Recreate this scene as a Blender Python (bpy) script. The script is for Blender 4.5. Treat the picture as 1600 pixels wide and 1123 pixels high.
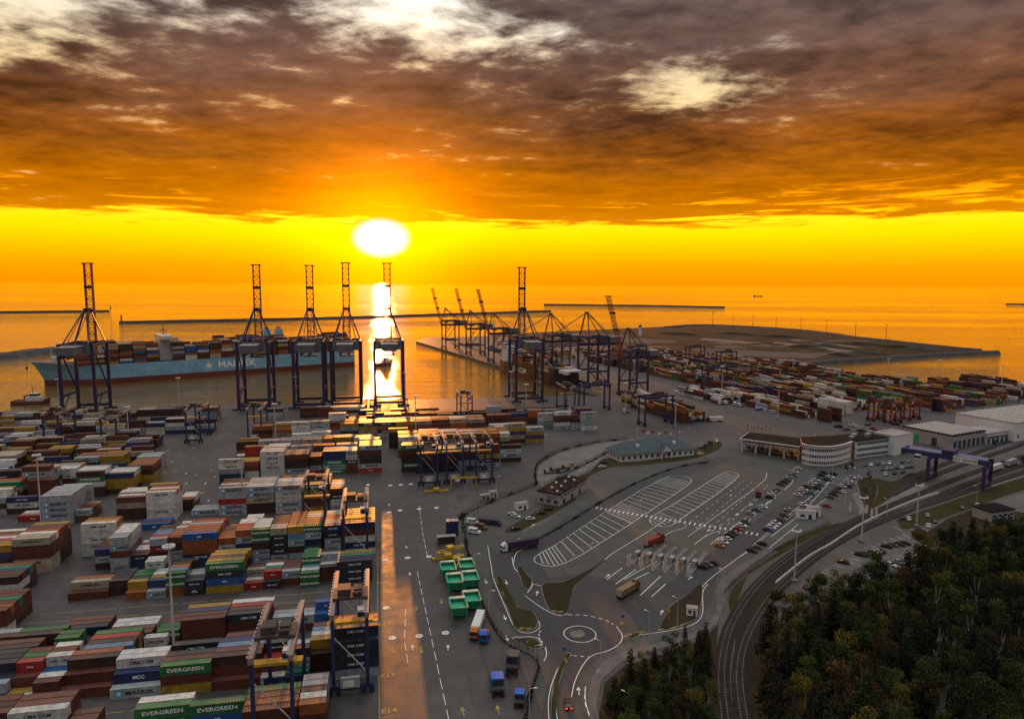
import bpy, bmesh, math, random
from mathutils import Vector, Matrix
from mathutils.geometry import tessellate_polygon
S = bpy.context.scene
COL = S.collection
for o in list(bpy.data.objects): bpy.data.objects.remove(o)
rnd = random.Random(7)
# ------------------------------------------------------------------ camera
F, CAMH, YH, ROLL = 1067.0, 106.0, 442.5, 0.005      # focal length in photo pixels, height in metres, horizon row
PITCH = math.atan((561.5-YH)/F)
RM = Matrix.Rotation(math.pi/2-PITCH, 3, 'X') @ Matrix.Rotation(ROLL, 3, 'Z')
cam = bpy.data.cameras.new('camera'); camo = bpy.data.objects.new('camera', cam); COL.objects.link(camo)
cam.sensor_width = 36; cam.lens = 36*F/1600; cam.clip_start = 1; cam.clip_end = 300000
camo.matrix_world = Matrix.Translation((0, 0, CAMH)) @ RM.to_4x4()
S.camera = camo
# ------------------------------------------------------------------ sky, sun, exposure
SUN_AZ, SUN_EL = math.radians(-10.75), math.radians(3.6)
W = bpy.data.worlds.new('World'); S.world = W; W.use_nodes = True
def sky_nodes():
    nt = W.node_tree; N = nt.nodes; N.clear(); L = nt.links
    def put(sock, v):
        if isinstance(v, bpy.types.NodeSocket): L.new(v, sock)
        elif v is not None:
            sock.default_value = v
    def M(op, a, b=None, c=None, clamp=False):
        n = N.new('ShaderNodeMath'); n.operation = op; n.use_clamp = clamp
        put(n.inputs[0], a); put(n.inputs[1], b); put(n.inputs[2], c); return n.outputs[0]
    def sm(x, lo, hi):
        n = N.new('ShaderNodeMapRange'); n.interpolation_type = 'SMOOTHSTEP'
        put(n.inputs['Value'], x); put(n.inputs['From Min'], lo); put(n.inputs['From Max'], hi); return n.outputs[0]
    def mix(f, a, b, mode='MIX'):
        n = N.new('ShaderNodeMix'); n.data_type = 'RGBA'; n.blend_type = mode; n.clamp_factor = True
        put(n.inputs[0], f)
        for i, v in ((6, a), (7, b)):
            put(n.inputs[i], (*v, 1) if isinstance(v, tuple) else v)
        return n.outputs[2]
    def ramp(x, pts):
        n = N.new('ShaderNodeValToRGB'); e = n.color_ramp.elements
        while len(e) < len(pts): e.new(0.5)
        for el, (p, c) in zip(e, pts): el.position = p; el.color = (*c, 1)
        put(n.inputs[0], x); return n.outputs[0]
    def noise(vec, scale, det=6, rough=.55, dist=0):
        n = N.new('ShaderNodeTexNoise'); put(n.inputs['Vector'], vec)
        n.inputs['Scale'].default_value = scale; n.inputs['Detail'].default_value = det
        n.inputs['Roughness'].default_value = rough; n.inputs['Distortion'].default_value = dist
        return n.outputs['Fac']
    def comb(x, y, z):
        n = N.new('ShaderNodeCombineXYZ'); put(n.inputs[0], x); put(n.inputs[1], y); put(n.inputs[2], z); return n.outputs[0]
    tc = N.new('ShaderNodeTexCoord'); sp = N.new('ShaderNodeSeparateXYZ'); L.new(tc.outputs['Generated'], sp.inputs[0])
    x, y, z = sp.outputs
    el = M('MULTIPLY', M('ARCSINE', z), 57.2958)
    az = M('MULTIPLY', M('ARCTAN2', x, y), 57.2958)
    daz = M('SUBTRACT', az, math.degrees(SUN_AZ)); dl = M('SUBTRACT', el, math.degrees(SUN_EL))
    away = sm(M('ABSOLUTE', daz), 55., 150.)                       # 0 on the sun's side, 1 opposite
    k = M('ADD', M('MAXIMUM', z, 0.), .10)
    px, py = M('DIVIDE', x, k), M('DIVIDE', y, k)
    plane = comb(px, py, 0.)
    n1 = noise(plane, 1.1, 8, .55, .4)                             # cloud sheets
    n2 = noise(comb(M('MULTIPLY', px, .85), M('MULTIPLY', py, 1.15), 9.9), 2.6, 9, .57, .35)
    n4 = noise(comb(px, M('MULTIPLY', py, 1.1), 7.1), 9., 6, .58, .2)
    n5 = noise(comb(M('MULTIPLY', az, .09), M('MULTIPLY', el, 1.1), 4.), 1.5, 8, .64, .6)   # fine streaks along the cloud edge
    n3 = noise(comb(M('MULTIPLY', az, .05), M('MULTIPLY', el, .5), 0.), 1.3, 7, .6, .5)   # long streaks low down
    elw = M('ADD', el, M('MULTIPLY', M('SUBTRACT', n3, .5), 5.0))
    base = ramp(M('DIVIDE', elw, 60.), [(.07, (.78, .245, .0)), (.125, (.52, .145, .0)), (.18, (.26, .075, .008)), (.235, (.17, .07, .034)),
                (.30, (.145, .085, .066)), (.38, (.16, .115, .10)), (.6, (.58, .545, .52)), (1., (.80, .78, .78))])
    base = mix(M('MULTIPLY', M('MULTIPLY', away, .85), sm(el, 55., 25.)), base, (.18, .175, .19))
    c_ = lambda n, k: M('MULTIPLY', M('SUBTRACT', n, .5), k)
    vary = M('ADD', 1.02, M('ADD', c_(n1, 1.9), M('ADD', c_(n2, 2.6), c_(n4, 1.5))))
    vary = M('MINIMUM', M('MAXIMUM', vary, .42), 2.0)
    vary = M('ADD', 1., M('MULTIPLY', M('SUBTRACT', vary, 1.), sm(el, 3.5, 13.)))
    cloud = mix(1., base, comb(vary, vary, vary), 'MULTIPLY')
    low = mix(sm(n3, .52, .74), cloud, mix(1., cloud, (1.5, 1.55, 1.2), 'MULTIPLY'))
    cloud = mix(sm(el, 11., 6.), cloud, low)
    def gs(a0, e0, wa, we):                                          # a soft patch of broken cloud
        a = M('DIVIDE', M('SUBTRACT', az, a0), wa); e = M('DIVIDE', M('SUBTRACT', el, e0), we)
        return M('POWER', 2.71828, M('MULTIPLY', -1., M('ADD', M('MULTIPLY', a, a), M('MULTIPLY', e, e))))
    g = M('ADD', M('MULTIPLY', gs(-26., 21.4, 15., 3.4), .185), M('MULTIPLY', gs(-3., 19.6, 12., 3.0), .145))
    g = M('ADD', g, M('ADD', M('MULTIPLY', gs(-37., 16., 8., 3.), .20), M('MULTIPLY', gs(8., 14.4, 11., 2.6), .105)))
    g = M('ADD', g, M('ADD', M('MULTIPLY', gs(-34., 21.5, 9., 3.), .10), M('MULTIPLY', gs(15., 14.8, 5., 2.), .13)))
    g = M('ADD', g, M('MULTIPLY', sm(el, 24., 42.), .13))          # overhead the sheet breaks up everywhere
    gn = M('ADD', M('ADD', M('MULTIPLY', n2, .55), M('ADD', M('MULTIPLY', n1, .2), M('MULTIPLY', n4, .25))), g)
    gap = M('POWER', sm(gn, .565, .745), 1.3)
    nish = N.new('ShaderNodeTexSky'); nish.sky_type = 'NISHITA'; nish.sun_disc = False
    nish.sun_elevation = SUN_EL; nish.sun_rotation = SUN_AZ
    nb = mix(1., nish.outputs[0], (.1, .1, .1), 'MULTIPLY')          # strength 0.1
    clear = ramp(M('DIVIDE', el, 60.), [(.1, (1., .62, .08)), (.22, (.85, .52, .14)), (.27, (.66, .46, .21)), (.33, (.82, .78, .64)), (.40, (.92, .94, .92)), (1., (1.35, 1.40, 1.45))])
    clear = mix(1., clear, nb, 'ADD')
    skyc = mix(gap, cloud, clear)
    band = ramp(M('DIVIDE', el, 5.2), [(0., (1.1, .315, .0)), (.25, (1.35, .40, 0.)), (.5, (1.7, .60, 0.)), (.75, (2.1, .84, .0)), (1., (2.3, .97, .01))])
    band = mix(away, band, (.22, .21, .24))
    edge = M('ADD', 4.75, M('ADD', c_(n3, 2.2), c_(n5, 4.2)))
    lit = ramp(M('DIVIDE', el, 9.), [(.5, (2.6, .80, .0)), (1., (1.3, .42, .01))])
    wisp = M('MULTIPLY', sm(M('ADD', n5, M('MULTIPLY', sm(az, 10., 32.), .075)), .56, .68), M('MULTIPLY', sm(el, 8.6, 5.2), M('ADD', .25, M('MULTIPLY', .75, sm(M('ABSOLUTE', daz), 6., 26.)))))
    skyc = mix(M('MULTIPLY', wisp, M('SUBTRACT', 1., away)), skyc, lit)
    skyc = mix(sm(el, M('ADD', edge, .55), M('SUBTRACT', edge, .25)), skyc, band)
    r2 = M('ADD', M('MULTIPLY', daz, daz), M('MULTIPLY', dl, dl)); r = M('SQRT', r2)
    up = M('ADD', M('MULTIPLY', daz, daz), M('MULTIPLY', M('MULTIPLY', dl, dl), 1.15))
    glow = lambda s: M('POWER', 2.71828, M('MULTIPLY', up, -1./(s*s)))
    def add(c, f, col): return mix(1., c, mix(1., comb(f, f, f), col, 'MULTIPLY'), 'ADD')
    skyc = add(skyc, glow(11.), (.33, .09, .0))
    skyc = add(skyc, glow(5.5), (2.0, .42, .0))
    e2 = M('ADD', M('MULTIPLY', daz, daz), M('MULTIPLY', M('MULTIPLY', dl, dl), 2.2))
    core = sm(M('SQRT', e2), 2.6, 1.5)
    core = M('MULTIPLY', core, sm(el, 5.5, 4.95))
    skyc = add(skyc, core, (.3, .45, 1.3))
    skyc = add(skyc, sm(r, .75, .45), (45., 38., 20.))
    bg = N.new('ShaderNodeBackground'); L.new(skyc, bg.inputs[0]); bg.inputs[1].default_value = 1.0
    out = N.new('ShaderNodeOutputWorld'); L.new(bg.outputs[0], out.inputs[0])
sky_nodes()
W.cycles.sampling_method = 'MANUAL'; W.cycles.sample_map_resolution = 2048
sl = bpy.data.lights.new('sun', 'SUN'); sl.energy = 3.6; sl.angle = math.radians(.5); sl.color = (1., .33, .055)
so = bpy.data.objects.new('sun', sl); COL.objects.link(so)
sd = Vector((math.sin(SUN_AZ)*math.cos(SUN_EL), math.cos(SUN_AZ)*math.cos(SUN_EL), math.sin(SUN_EL)))
so.rotation_euler = sd.to_track_quat('Z', 'Y').to_euler(); so.location = sd*800
S.view_settings.view_transform = 'Standard'; S.view_settings.look = 'None'
S.view_settings.exposure = 0; S.view_settings.gamma = 1; S.view_settings.use_curve_mapping = False
S.render.engine = 'CYCLES'; S.cycles.use_denoising = True; S.cycles.max_bounces = 5
S.cycles.sample_clamp_indirect = 4; S.cycles.caustics_reflective = False; S.cycles.caustics_refractive = False
# ------------------------------------------------------------------ helpers
def ray(px, py): return RM @ Vector(((px-800)/F, (561.5-py)/F, -1))
def G(px, py, h=0.):
    d = ray(px, py); k = (h-CAMH)/d.z; return Vector((d.x*k, d.y*k, h))
RMT = RM.transposed()
def PX(p):
    q = RMT @ (Vector(p)-Vector((0, 0, CAMH))); return 800+F*q.x/-q.z, 561.5-F*q.y/-q.z
def rise(p, ytop):                                                    # height of a point above p that shows at photo row ytop
    lo, hi = 0., 200.
    for _ in range(40):
        m = (lo+hi)/2
        if PX((p.x, p.y, m))[1] > ytop: lo = m
        else: hi = m
    return lo
A = math.radians(11.3); LU = Vector((math.cos(A), math.sin(A), 0)); LV = Vector((-math.sin(A), math.cos(A), 0))
def UV(u, v, h=0.): return LU*u+LV*v+Vector((0, 0, h))
def toUV(p): return p.dot(LU), p.dot(LV)
def tag(o, label=None, cat=None, group=None, kind=None):
    if label: o['label'] = label
    if cat: o['category'] = cat
    if group: o['group'] = group
    if kind: o['kind'] = kind
    return o
def empty(name, loc=(0, 0, 0), rz=0.):
    o = bpy.data.objects.new(name, None); COL.objects.link(o); o.location = loc; o.rotation_euler = (0, 0, rz); o.empty_display_size = .5; return o
class MB:
    """collects boxes, bars and tubes and links them as one mesh object"""
    def __init__(s): s.v = []; s.f = []; s.c = None
    def quad(s, *p):
        n = len(s.v); s.v += [tuple(q) for q in p]; s.f.append(tuple(range(n, n+len(p)))); return s
    def box(s, x0, y0, z0, x1, y1, z1, col=None):
        n = len(s.v)
        s.v += [(x0, y0, z0), (x1, y0, z0), (x1, y1, z0), (x0, y1, z0), (x0, y0, z1), (x1, y0, z1), (x1, y1, z1), (x0, y1, z1)]
        s.f += [(n+3, n+2, n+1, n), (n+4, n+5, n+6, n+7), (n, n+1, n+5, n+4), (n+1, n+2, n+6, n+5), (n+2, n+3, n+7, n+6), (n+3, n, n+4, n+7)]
        if s.c is not None: s.c += [col]*6
        return s
    def cbox(s, c, sz): return s.box(c[0]-sz[0]/2, c[1]-sz[1]/2, c[2]-sz[2]/2, c[0]+sz[0]/2, c[1]+sz[1]/2, c[2]+sz[2]/2)
    def bar(s, a, b, w, h=None, taper=1.):
        a, b = Vector(a), Vector(b); h = h or w; d = (b-a).normalized()
        up = Vector((0, 0, 1)) if abs(d.z) < .95 else Vector((0, 1, 0))
        x = d.cross(up).normalized(); y = x.cross(d).normalized(); n = len(s.v)
        for p, t in ((a, 1.), (b, taper)):
            for i, j in ((-1, -1), (1, -1), (1, 1), (-1, 1)): s.v.append(tuple(p+x*(i*w*t/2)+y*(j*h*t/2)))
        s.f += [(n, n+1, n+2, n+3), (n+7, n+6, n+5, n+4)]+[(n+i, n+4+i, n+4+(i+1) % 4, n+(i+1) % 4) for i in range(4)]
        return s
    def tube(s, a, b, r, n=8, r2=None):
        a, b = Vector(a), Vector(b); r2 = r if r2 is None else r2; d = (b-a).normalized()
        up = Vector((0, 0, 1)) if abs(d.z) < .95 else Vector((0, 1, 0))
        x = d.cross(up).normalized(); y = x.cross(d).normalized(); k = len(s.v)
        for p, q in ((a, r), (b, r2)):
            for i in range(n):
                t = 2*math.pi*i/n; s.v.append(tuple(p+x*(q*math.cos(t))+y*(q*math.sin(t))))
        s.f += [(k+i, k+n+i, k+n+(i+1) % n, k+(i+1) % n) for i in range(n)]
        s.f += [tuple(k+i for i in range(n)), tuple(k+n+i for i in reversed(range(n)))]
        return s
    def prism(s, pts, z0, z1, cap=True):
        pts = [Vector((p[0], p[1], 0)) for p in pts]; n = len(pts); k = len(s.v)
        ar = sum(pts[i].x*pts[(i+1) % n].y-pts[(i+1) % n].x*pts[i].y for i in range(n))
        if ar < 0: pts.reverse()
        s.v += [(p.x, p.y, z1) for p in pts]
        for t in tessellate_polygon([pts]):
            a, b, c = (pts[i] for i in t)
            if (b-a).cross(c-a).z < 0: t = t[::-1]
            s.f.append(tuple(k+i for i in t))
        if z0 is not None:
            m = len(s.v); s.v += [(p.x, p.y, z0) for p in pts]; s.v += [(p.x, p.y, z1) for p in pts]
            s.f += [(m+i, m+(i+1) % n, m+n+(i+1) % n, m+n+i) for i in range(n)]
        return s
    def lattice(s, a, b, w, n, t, w2=None):
        """square lattice boom from a to b"""
        a, b = Vector(a), Vector(b); d = (b-a).normalized(); x = d.cross(Vector((0, 0, 1)))
        x = Vector((1, 0, 0)) if x.length < .1 else x.normalized(); y = x.cross(d).normalized(); w2 = w2 or w
        c = [x*(i*w/2)+y*(j*w2/2) for i, j in ((-1, -1), (1, -1), (1, 1), (-1, 1))]
        for q in c: s.bar(a+q, b+q, t*1.5)
        for i in range(n):
            p, q = a.lerp(b, i/n), a.lerp(b, (i+1)/n)
            for j in range(4):
                s.bar(p+c[j], p+c[(j+1) % 4], t); s.bar(p+c[j if i % 2 else (j+1) % 4], q+c[(j+1) % 4 if i % 2 else j], t*.8)
        return s
    def mesh(s, name, m, smooth=False):
        me = bpy.data.meshes.new(name); me.from_pydata(s.v, [], s.f)
        if m: me.materials.append(m)
        if s.c is not None:
            at = me.color_attributes.new('Col', 'FLOAT_COLOR', 'CORNER'); buf = []
            for f, c in zip(s.f, s.c): buf += [c[0], c[1], c[2], 1.]*len(f)
            at.data.foreach_set('color', buf)
        if smooth: me.polygons.foreach_set('use_smooth', [True]*len(me.polygons))
        me.update(); return me
    def build(s, name, m, parent=None, loc=(0, 0, 0), rz=0., smooth=False):
        return link(name, s.mesh(name, m, smooth), parent, loc, rz)
def link(name, me, parent=None, loc=(0, 0, 0), rz=0., color=None):
    o = bpy.data.objects.new(name, me); COL.objects.link(o); o.location = loc; o.rotation_euler = (0, 0, rz)
    if parent: o.parent = parent
    if color: o.color = (*color, 1)
    return o
KIDS = {}
def copy_tree(o, loc=None, rz=None, color=None, parent=None):
    c = o.copy(); COL.objects.link(c)
    if parent: c.parent = parent
    if loc is not None: c.location = loc
    if rz is not None: c.rotation_euler = (0, 0, rz)
    if color: c.color = (*color, 1)
    for ch in KIDS.get(o.name) or [q for q in o.children]: copy_tree(ch, parent=c, color=color)
    return c
def smoothline(pts, n=6):
    """Catmull-Rom through points"""
    P = [Vector(p) for p in pts]; P = [P[0]*2-P[1]]+P+[P[-1]*2-P[-2]]; out = []
    for i in range(1, len(P)-2):
        for j in range(n):
            t = j/n; a, b, c, d = P[i-1:i+3]
            out.append(.5*((2*b)+(c-a)*t+(2*a-5*b+4*c-d)*t*t+(3*b-a-3*c+d)*t**3))
    out.append(P[-2]); return out
def resample(pts, step):
    out = [pts[0]]; acc = 0.
    for a, b in zip(pts, pts[1:]):
        l = (b-a).length; t = step-acc
        while t <= l:
            out.append(a.lerp(b, t/l)); t += step
        acc = (acc+l) % step if l else acc
    return out
def ribbon(mb, pts, w, z):
    n = len(pts)
    L = []
    for i, p in enumerate(pts):
        d = (pts[min(i+1, n-1)]-pts[max(i-1, 0)]); d.z = 0; d.normalize(); s = Vector((-d.y, d.x, 0))*(w/2); L.append((p+s, p-s))
    for (a, b), (c, d) in zip(L, L[1:]):
        mb.quad((b.x, b.y, z), (d.x, d.y, z), (c.x, c.y, z), (a.x, a.y, z))
def gl(px, smooth=True, n=6):
    p = [G(*q) for q in px]; return smoothline(p, n) if smooth and len(p) > 2 else p
def stripe(mb, px, w=.2, z=.05, dash=None, smooth=True):
    pts = gl(px, smooth) if not isinstance(px[0], Vector) else px
    if dash:
        pts = resample(pts, .5); on, off = int(dash[0]/.5), int((dash[0]+dash[1])/.5); i = 0
        while i < len(pts)-1:
            seg = pts[i:i+on+1]
            if len(seg) > 1: ribbon(mb, seg, w, z)
            i += off
    else: ribbon(mb, pts, w, z)
# ------------------------------------------------------------------ materials
def mat(name, col, rough=.6, var=.25, scale=.4, bump=0., bscale=3., metal=0., spec=.5, col2=None, emit=None, coord='Object', objcol=False, attr=False, detail=5, wear=0):
    m = bpy.data.materials.new(name); m.use_nodes = True; nt = m.node_tree; N, L = nt.nodes, nt.links; b = N['Principled BSDF']
    b.inputs['Roughness'].default_value = rough; b.inputs['Metallic'].default_value = metal; b.inputs['Specular IOR Level'].default_value = spec
    b.inputs['Base Color'].default_value = (*col, 1)
    tc = N.new('ShaderNodeTexCoord')
    src = None
    if objcol:
        q = N.new('ShaderNodeObjectInfo'); src = q.outputs['Color']
    if attr:
        q = N.new('ShaderNodeVertexColor'); q.layer_name = 'Col'; src = q.outputs['Color']
    if var or col2:
        n = N.new('ShaderNodeTexNoise'); n.inputs['Scale'].default_value = scale; n.inputs['Detail'].default_value = detail; n.inputs['Roughness'].default_value = .62
        L.new(tc.outputs[coord], n.inputs['Vector'])
        mr = N.new('ShaderNodeMapRange'); mr.inputs['From Min'].default_value = .3; mr.inputs['From Max'].default_value = .7
        L.new(n.outputs['Fac'], mr.inputs['Value'])
        mx = N.new('ShaderNodeMix'); mx.data_type = 'RGBA'; L.new(mr.outputs[0], mx.inputs[0])
        if src:
            mx.blend_type = 'MULTIPLY'; mx.inputs[0].default_value = 1; L.remove(mx.inputs[0].links[0])
            mr.inputs['To Min'].default_value = 1-var; mr.inputs['To Max'].default_value = 1+var*.5
            cb = N.new('ShaderNodeCombineColor')
            for i in range(3): L.new(mr.outputs[0], cb.inputs[i])
            L.new(src, mx.inputs[6]); L.new(cb.outputs[0], mx.inputs[7])
        else:
            c2 = col2 or tuple(c*(1-var) for c in col); c1 = col if col2 else tuple(c*(1+var*.6) for c in col)
            mx.inputs[6].default_value = (*c2, 1); mx.inputs[7].default_value = (*c1, 1)
        if wear:
            mp = N.new('ShaderNodeMapping'); mp.inputs['Scale'].default_value = (1, 1, .35); L.new(tc.outputs[coord], mp.inputs[0])
            if objcol:
                ad = N.new('ShaderNodeVectorMath'); ad.operation = 'ADD'; L.new(tc.outputs[coord], ad.inputs[0]); L.new(q.outputs['Random'], ad.inputs[1]); sc_ = N.new('ShaderNodeVectorMath'); sc_.operation = 'SCALE'; sc_.inputs['Scale'].default_value = 40.; L.new(q.outputs['Random'], sc_.inputs[0]); L.new(sc_.outputs[0], ad.inputs[1]); L.new(ad.outputs[0], mp.inputs[0]); L.new(ad.outputs[0], n.inputs['Vector'])
            wn = N.new('ShaderNodeTexNoise'); wn.inputs['Scale'].default_value = 1.1; wn.inputs['Detail'].default_value = 6; wn.inputs['Roughness'].default_value = .7; L.new(mp.outputs[0], wn.inputs['Vector'])
            wr = N.new('ShaderNodeMapRange'); wr.inputs['From Min'].default_value = .54; wr.inputs['From Max'].default_value = .70; wr.inputs['To Max'].default_value = wear; L.new(wn.outputs['Fac'], wr.inputs['Value'])
            m2 = N.new('ShaderNodeMix'); m2.data_type = 'RGBA'; L.new(wr.outputs[0], m2.inputs[0]); L.new(mx.outputs[2], m2.inputs[6]); m2.inputs[7].default_value = (.10, .055, .035, 1); L.new(m2.outputs[2], b.inputs['Base Color'])
        else: L.new(mx.outputs[2], b.inputs['Base Color'])
    elif src: L.new(src, b.inputs['Base Color'])
    if bump:
        n2 = N.new('ShaderNodeTexNoise'); n2.inputs['Scale'].default_value = bscale; n2.inputs['Detail'].default_value = 4; L.new(tc.outputs[coord], n2.inputs['Vector'])
        bp = N.new('ShaderNodeBump'); bp.inputs['Strength'].default_value = bump; bp.inputs['Distance'].default_value = .1; L.new(n2.outputs['Fac'], bp.inputs['Height']); L.new(bp.outputs[0], b.inputs['Normal'])
    if emit: b.inputs['Emission Color'].default_value = (*emit[0], 1); b.inputs['Emission Strength'].default_value = emit[1]
    return m
M_ = {}
M_['blue'] = mat('crane_blue', (.022, .03, .10), .5, .35, .3)
M_['stsblue'] = mat('quay_crane_blue', (.032, .03, .075), .5, .35, .3)
M_['bluel'] = mat('crane_blue_pale', (.10, .15, .30), .45, .3, .3)
M_['palebeam'] = mat('pale_beam', (.27, .20, .18), .42, .25, .5)
M_['steel'] = mat('galvanised_steel', (.42, .42, .42), .5, .2, 1.)
M_['dark'] = mat('dark_steel', (.035, .035, .04), .55, .3, 1.)
M_['tyre'] = mat('tyre_rubber', (.02, .02, .02), .8, 0)
M_['white'] = mat('white_paint', (.68, .68, .66), .5, .12, .4)
M_['cream'] = mat('cream_wall', (.60, .58, .54), .7, .15, .3)
M_['greywall'] = mat('grey_wall', (.33, .31, .30), .75, .18, .3)
M_['glass'] = mat('window_glass', (.02, .028, .035), .08, 0, spec=.7)
M_['glassb'] = mat('blue_window_glass', (.03, .06, .09), .1, 0, spec=.7)
M_['red'] = mat('red_paint', (.24, .022, .018), .45, .25, .4)
M_['yellow'] = mat('yellow_paint', (.55, .33, .02), .5, .25, .4)
M_['green'] = mat('green_paint', (.03, .33, .17), .45, .25, .5)
M_['orange'] = mat('orange_paint', (.5, .16, .03), .5, .2, .5)
M_['teal'] = mat('teal_roof', (.05, .078, .085), .7, .25, .4)
M_['bitumen'] = mat('bitumen_roof', (.016, .015, .015), .95, .35, .15, spec=.1)
M_['roofgrey'] = mat('pale_roof', (.31, .295, .28), .55, .25, .15)
M_['brown'] = mat('brown_paint', (.16, .075, .035), .55, .3, .4)
M_['body'] = mat('vehicle_paint', (.5, .5, .5), .25, .06, 1., objcol=True)
M_['contr'] = mat('container_roof_paint', (.5, .5, .5), .42, .42, .55, bump=.10, bscale=1.5, objcol=True, spec=.8, wear=.75)
M_['cont'] = mat('container_paint', (.5, .5, .5), .45, .42, .55, bump=.12, bscale=2., objcol=True, spec=.5, wear=.65)
M_['conta'] = mat('stacked_container_paint', (.5, .5, .5), .43, .34, .55, attr=True, spec=.5, wear=.6)
M_['letterw'] = mat('white_lettering', (.88, .88, .86), .5, 0)
M_['letterk'] = mat('dark_lettering', (.03, .035, .05), .5, 0)
M_['mark'] = mat('white_road_paint', (.80, .79, .76), .6, .3, .8)
M_['marky'] = mat('yellow_road_paint', (.42, .32, .05), .6, .3, .8)
# ------------------------------------------------------------------ ground materials
def pave(name, c1, c2, rough, seams=0., spec=.5, streak=False, rv=.12):
    m = bpy.data.materials.new(name); m.use_nodes = True; nt = m.node_tree; N, L = nt.nodes, nt.links; b = N['Principled BSDF']
    tc = N.new('ShaderNodeTexCoord'); mp = N.new('ShaderNodeMapping'); mp.inputs['Rotation'].default_value = (0, 0, -A)
    L.new(tc.outputs['Object'], mp.inputs[0])
    def nz(sc, det=6, ro=.6, src=None):
        n = N.new('ShaderNodeTexNoise'); n.inputs['Scale'].default_value = sc; n.inputs['Detail'].default_value = det; n.inputs['Roughness'].default_value = ro
        L.new(src or mp.outputs[0], n.inputs['Vector']); return n.outputs['Fac']
    def mr(v, a, c, lo=0., hi=1.):
        n = N.new('ShaderNodeMapRange'); n.inputs[1].default_value = a; n.inputs[2].default_value = c; n.inputs[3].default_value = lo; n.inputs[4].default_value = hi; L.new(v, n.inputs[0]); return n.outputs[0]
    def mx(f, a, c, mode='MIX'):
        n = N.new('ShaderNodeMix'); n.data_type = 'RGBA'; n.blend_type = mode
        for i, v in ((0, f), (6, a), (7, c)):
            if isinstance(v, bpy.types.NodeSocket): L.new(v, n.inputs[i])
            else: n.inputs[i].default_value = v if i == 0 else (*v, 1)
        return n.outputs[2]
    big = nz(.018, 7); mid = nz(.16, 6, .7); fine = nz(1.6, 4, .7)
    col = mx(mr(big, .36, .64), c1, c2)
    f2 = mr(mid, .32, .68, .60, 1.30); cb = N.new('ShaderNodeCombineColor'); [L.new(f2, cb.inputs[i]) for i in range(3)]
    col = mx(1., col, cb.outputs[0], 'MULTIPLY')
    f3 = mr(fine, .3, .7, .88, 1.1); cb = N.new('ShaderNodeCombineColor'); [L.new(f3, cb.inputs[i]) for i in range(3)]
    col = mx(1., col, cb.outputs[0], 'MULTIPLY')
    st = N.new('ShaderNodeMapping'); st.inputs['Scale'].default_value = (1., .05, 1.) ; L.new(mp.outputs[0], st.inputs[0])
    sk = nz(.5, 5, .6, st.outputs[0]); col = mx(mr(sk, .56, .68, 0., .55), col, tuple(c*.5 for c in c1))
    stn = nz(.07, 8, .75); col = mx(mr(stn, .60, .72, 0., .6), col, tuple(c*.45 for c in c1))          # oil and damp stains   # tyre-dark streaks along the lanes
    if seams:
        br = N.new('ShaderNodeTexBrick'); br.inputs['Scale'].default_value = 1.; br.inputs['Mortar Size'].default_value = .05; br.inputs['Brick Width'].default_value = seams*1.6; br.inputs['Row Height'].default_value = seams
        br.inputs['Color1'].default_value = (1, 1, 1, 1); br.inputs['Color2'].default_value = (.86, .86, .86, 1); br.inputs['Mortar'].default_value = (.42, .42, .42, 1); br.offset = .5
        L.new(mp.outputs[0], br.inputs[0]); col = mx(.8, col, br.outputs[0], 'MULTIPLY')
    L.new(col, b.inputs['Base Color']); L.new(mr(mid, .3, .7, rough-rv, rough+rv), b.inputs['Roughness']); b.inputs['Specular IOR Level'].default_value = spec
    bp = N.new('ShaderNodeBump'); bp.inputs['Strength'].default_value = .25; bp.inputs['Distance'].default_value = .03; L.new(fine, bp.inputs['Height']); L.new(bp.outputs[0], b.inputs['Normal'])
    return m
M_['yard'] = pave('yard_concrete', (.056, .051, .048), (.088, .080, .075), .56, 7., rv=.13)
M_['asphalt'] = pave('road_asphalt', (.035, .035, .036), (.048, .047, .047), .66, 0)
M_['lot'] = pave('customs_asphalt', (.060, .060, .053), (.082, .080, .071), .70, 0)
M_['path'] = pave('paving', (.115, .105, .098), (.145, .132, .122), .75, 2.)
M_['slab'] = pave('pale_concrete', (.145, .138, .126), (.19, .18, .16), .7, 5.)
M_['grass'] = mat('rough_grass', (.028, .034, .011), .95, 0, .12, .6, 2., spec=.1, col2=(.060, .045, .019))
M_['soil'] = mat('brown_soil', (.050, .035, .022), .95, 0, .2, .6, 2., spec=.1, col2=(.028, .027, .012))
M_['sand'] = mat('sandy_fill', (.070, .052, .035), .95, 0, .022, .5, .5, spec=.1, col2=(.020, .019, .011), detail=10)
M_['ballast'] = mat('ballast', (.036, .032, .029), .95, .5, .5, .8, 6., spec=.1)
M_['rock'] = mat('breakwater_rock', (.06, .055, .05), .85, .5, .2, .8, .6)
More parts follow.
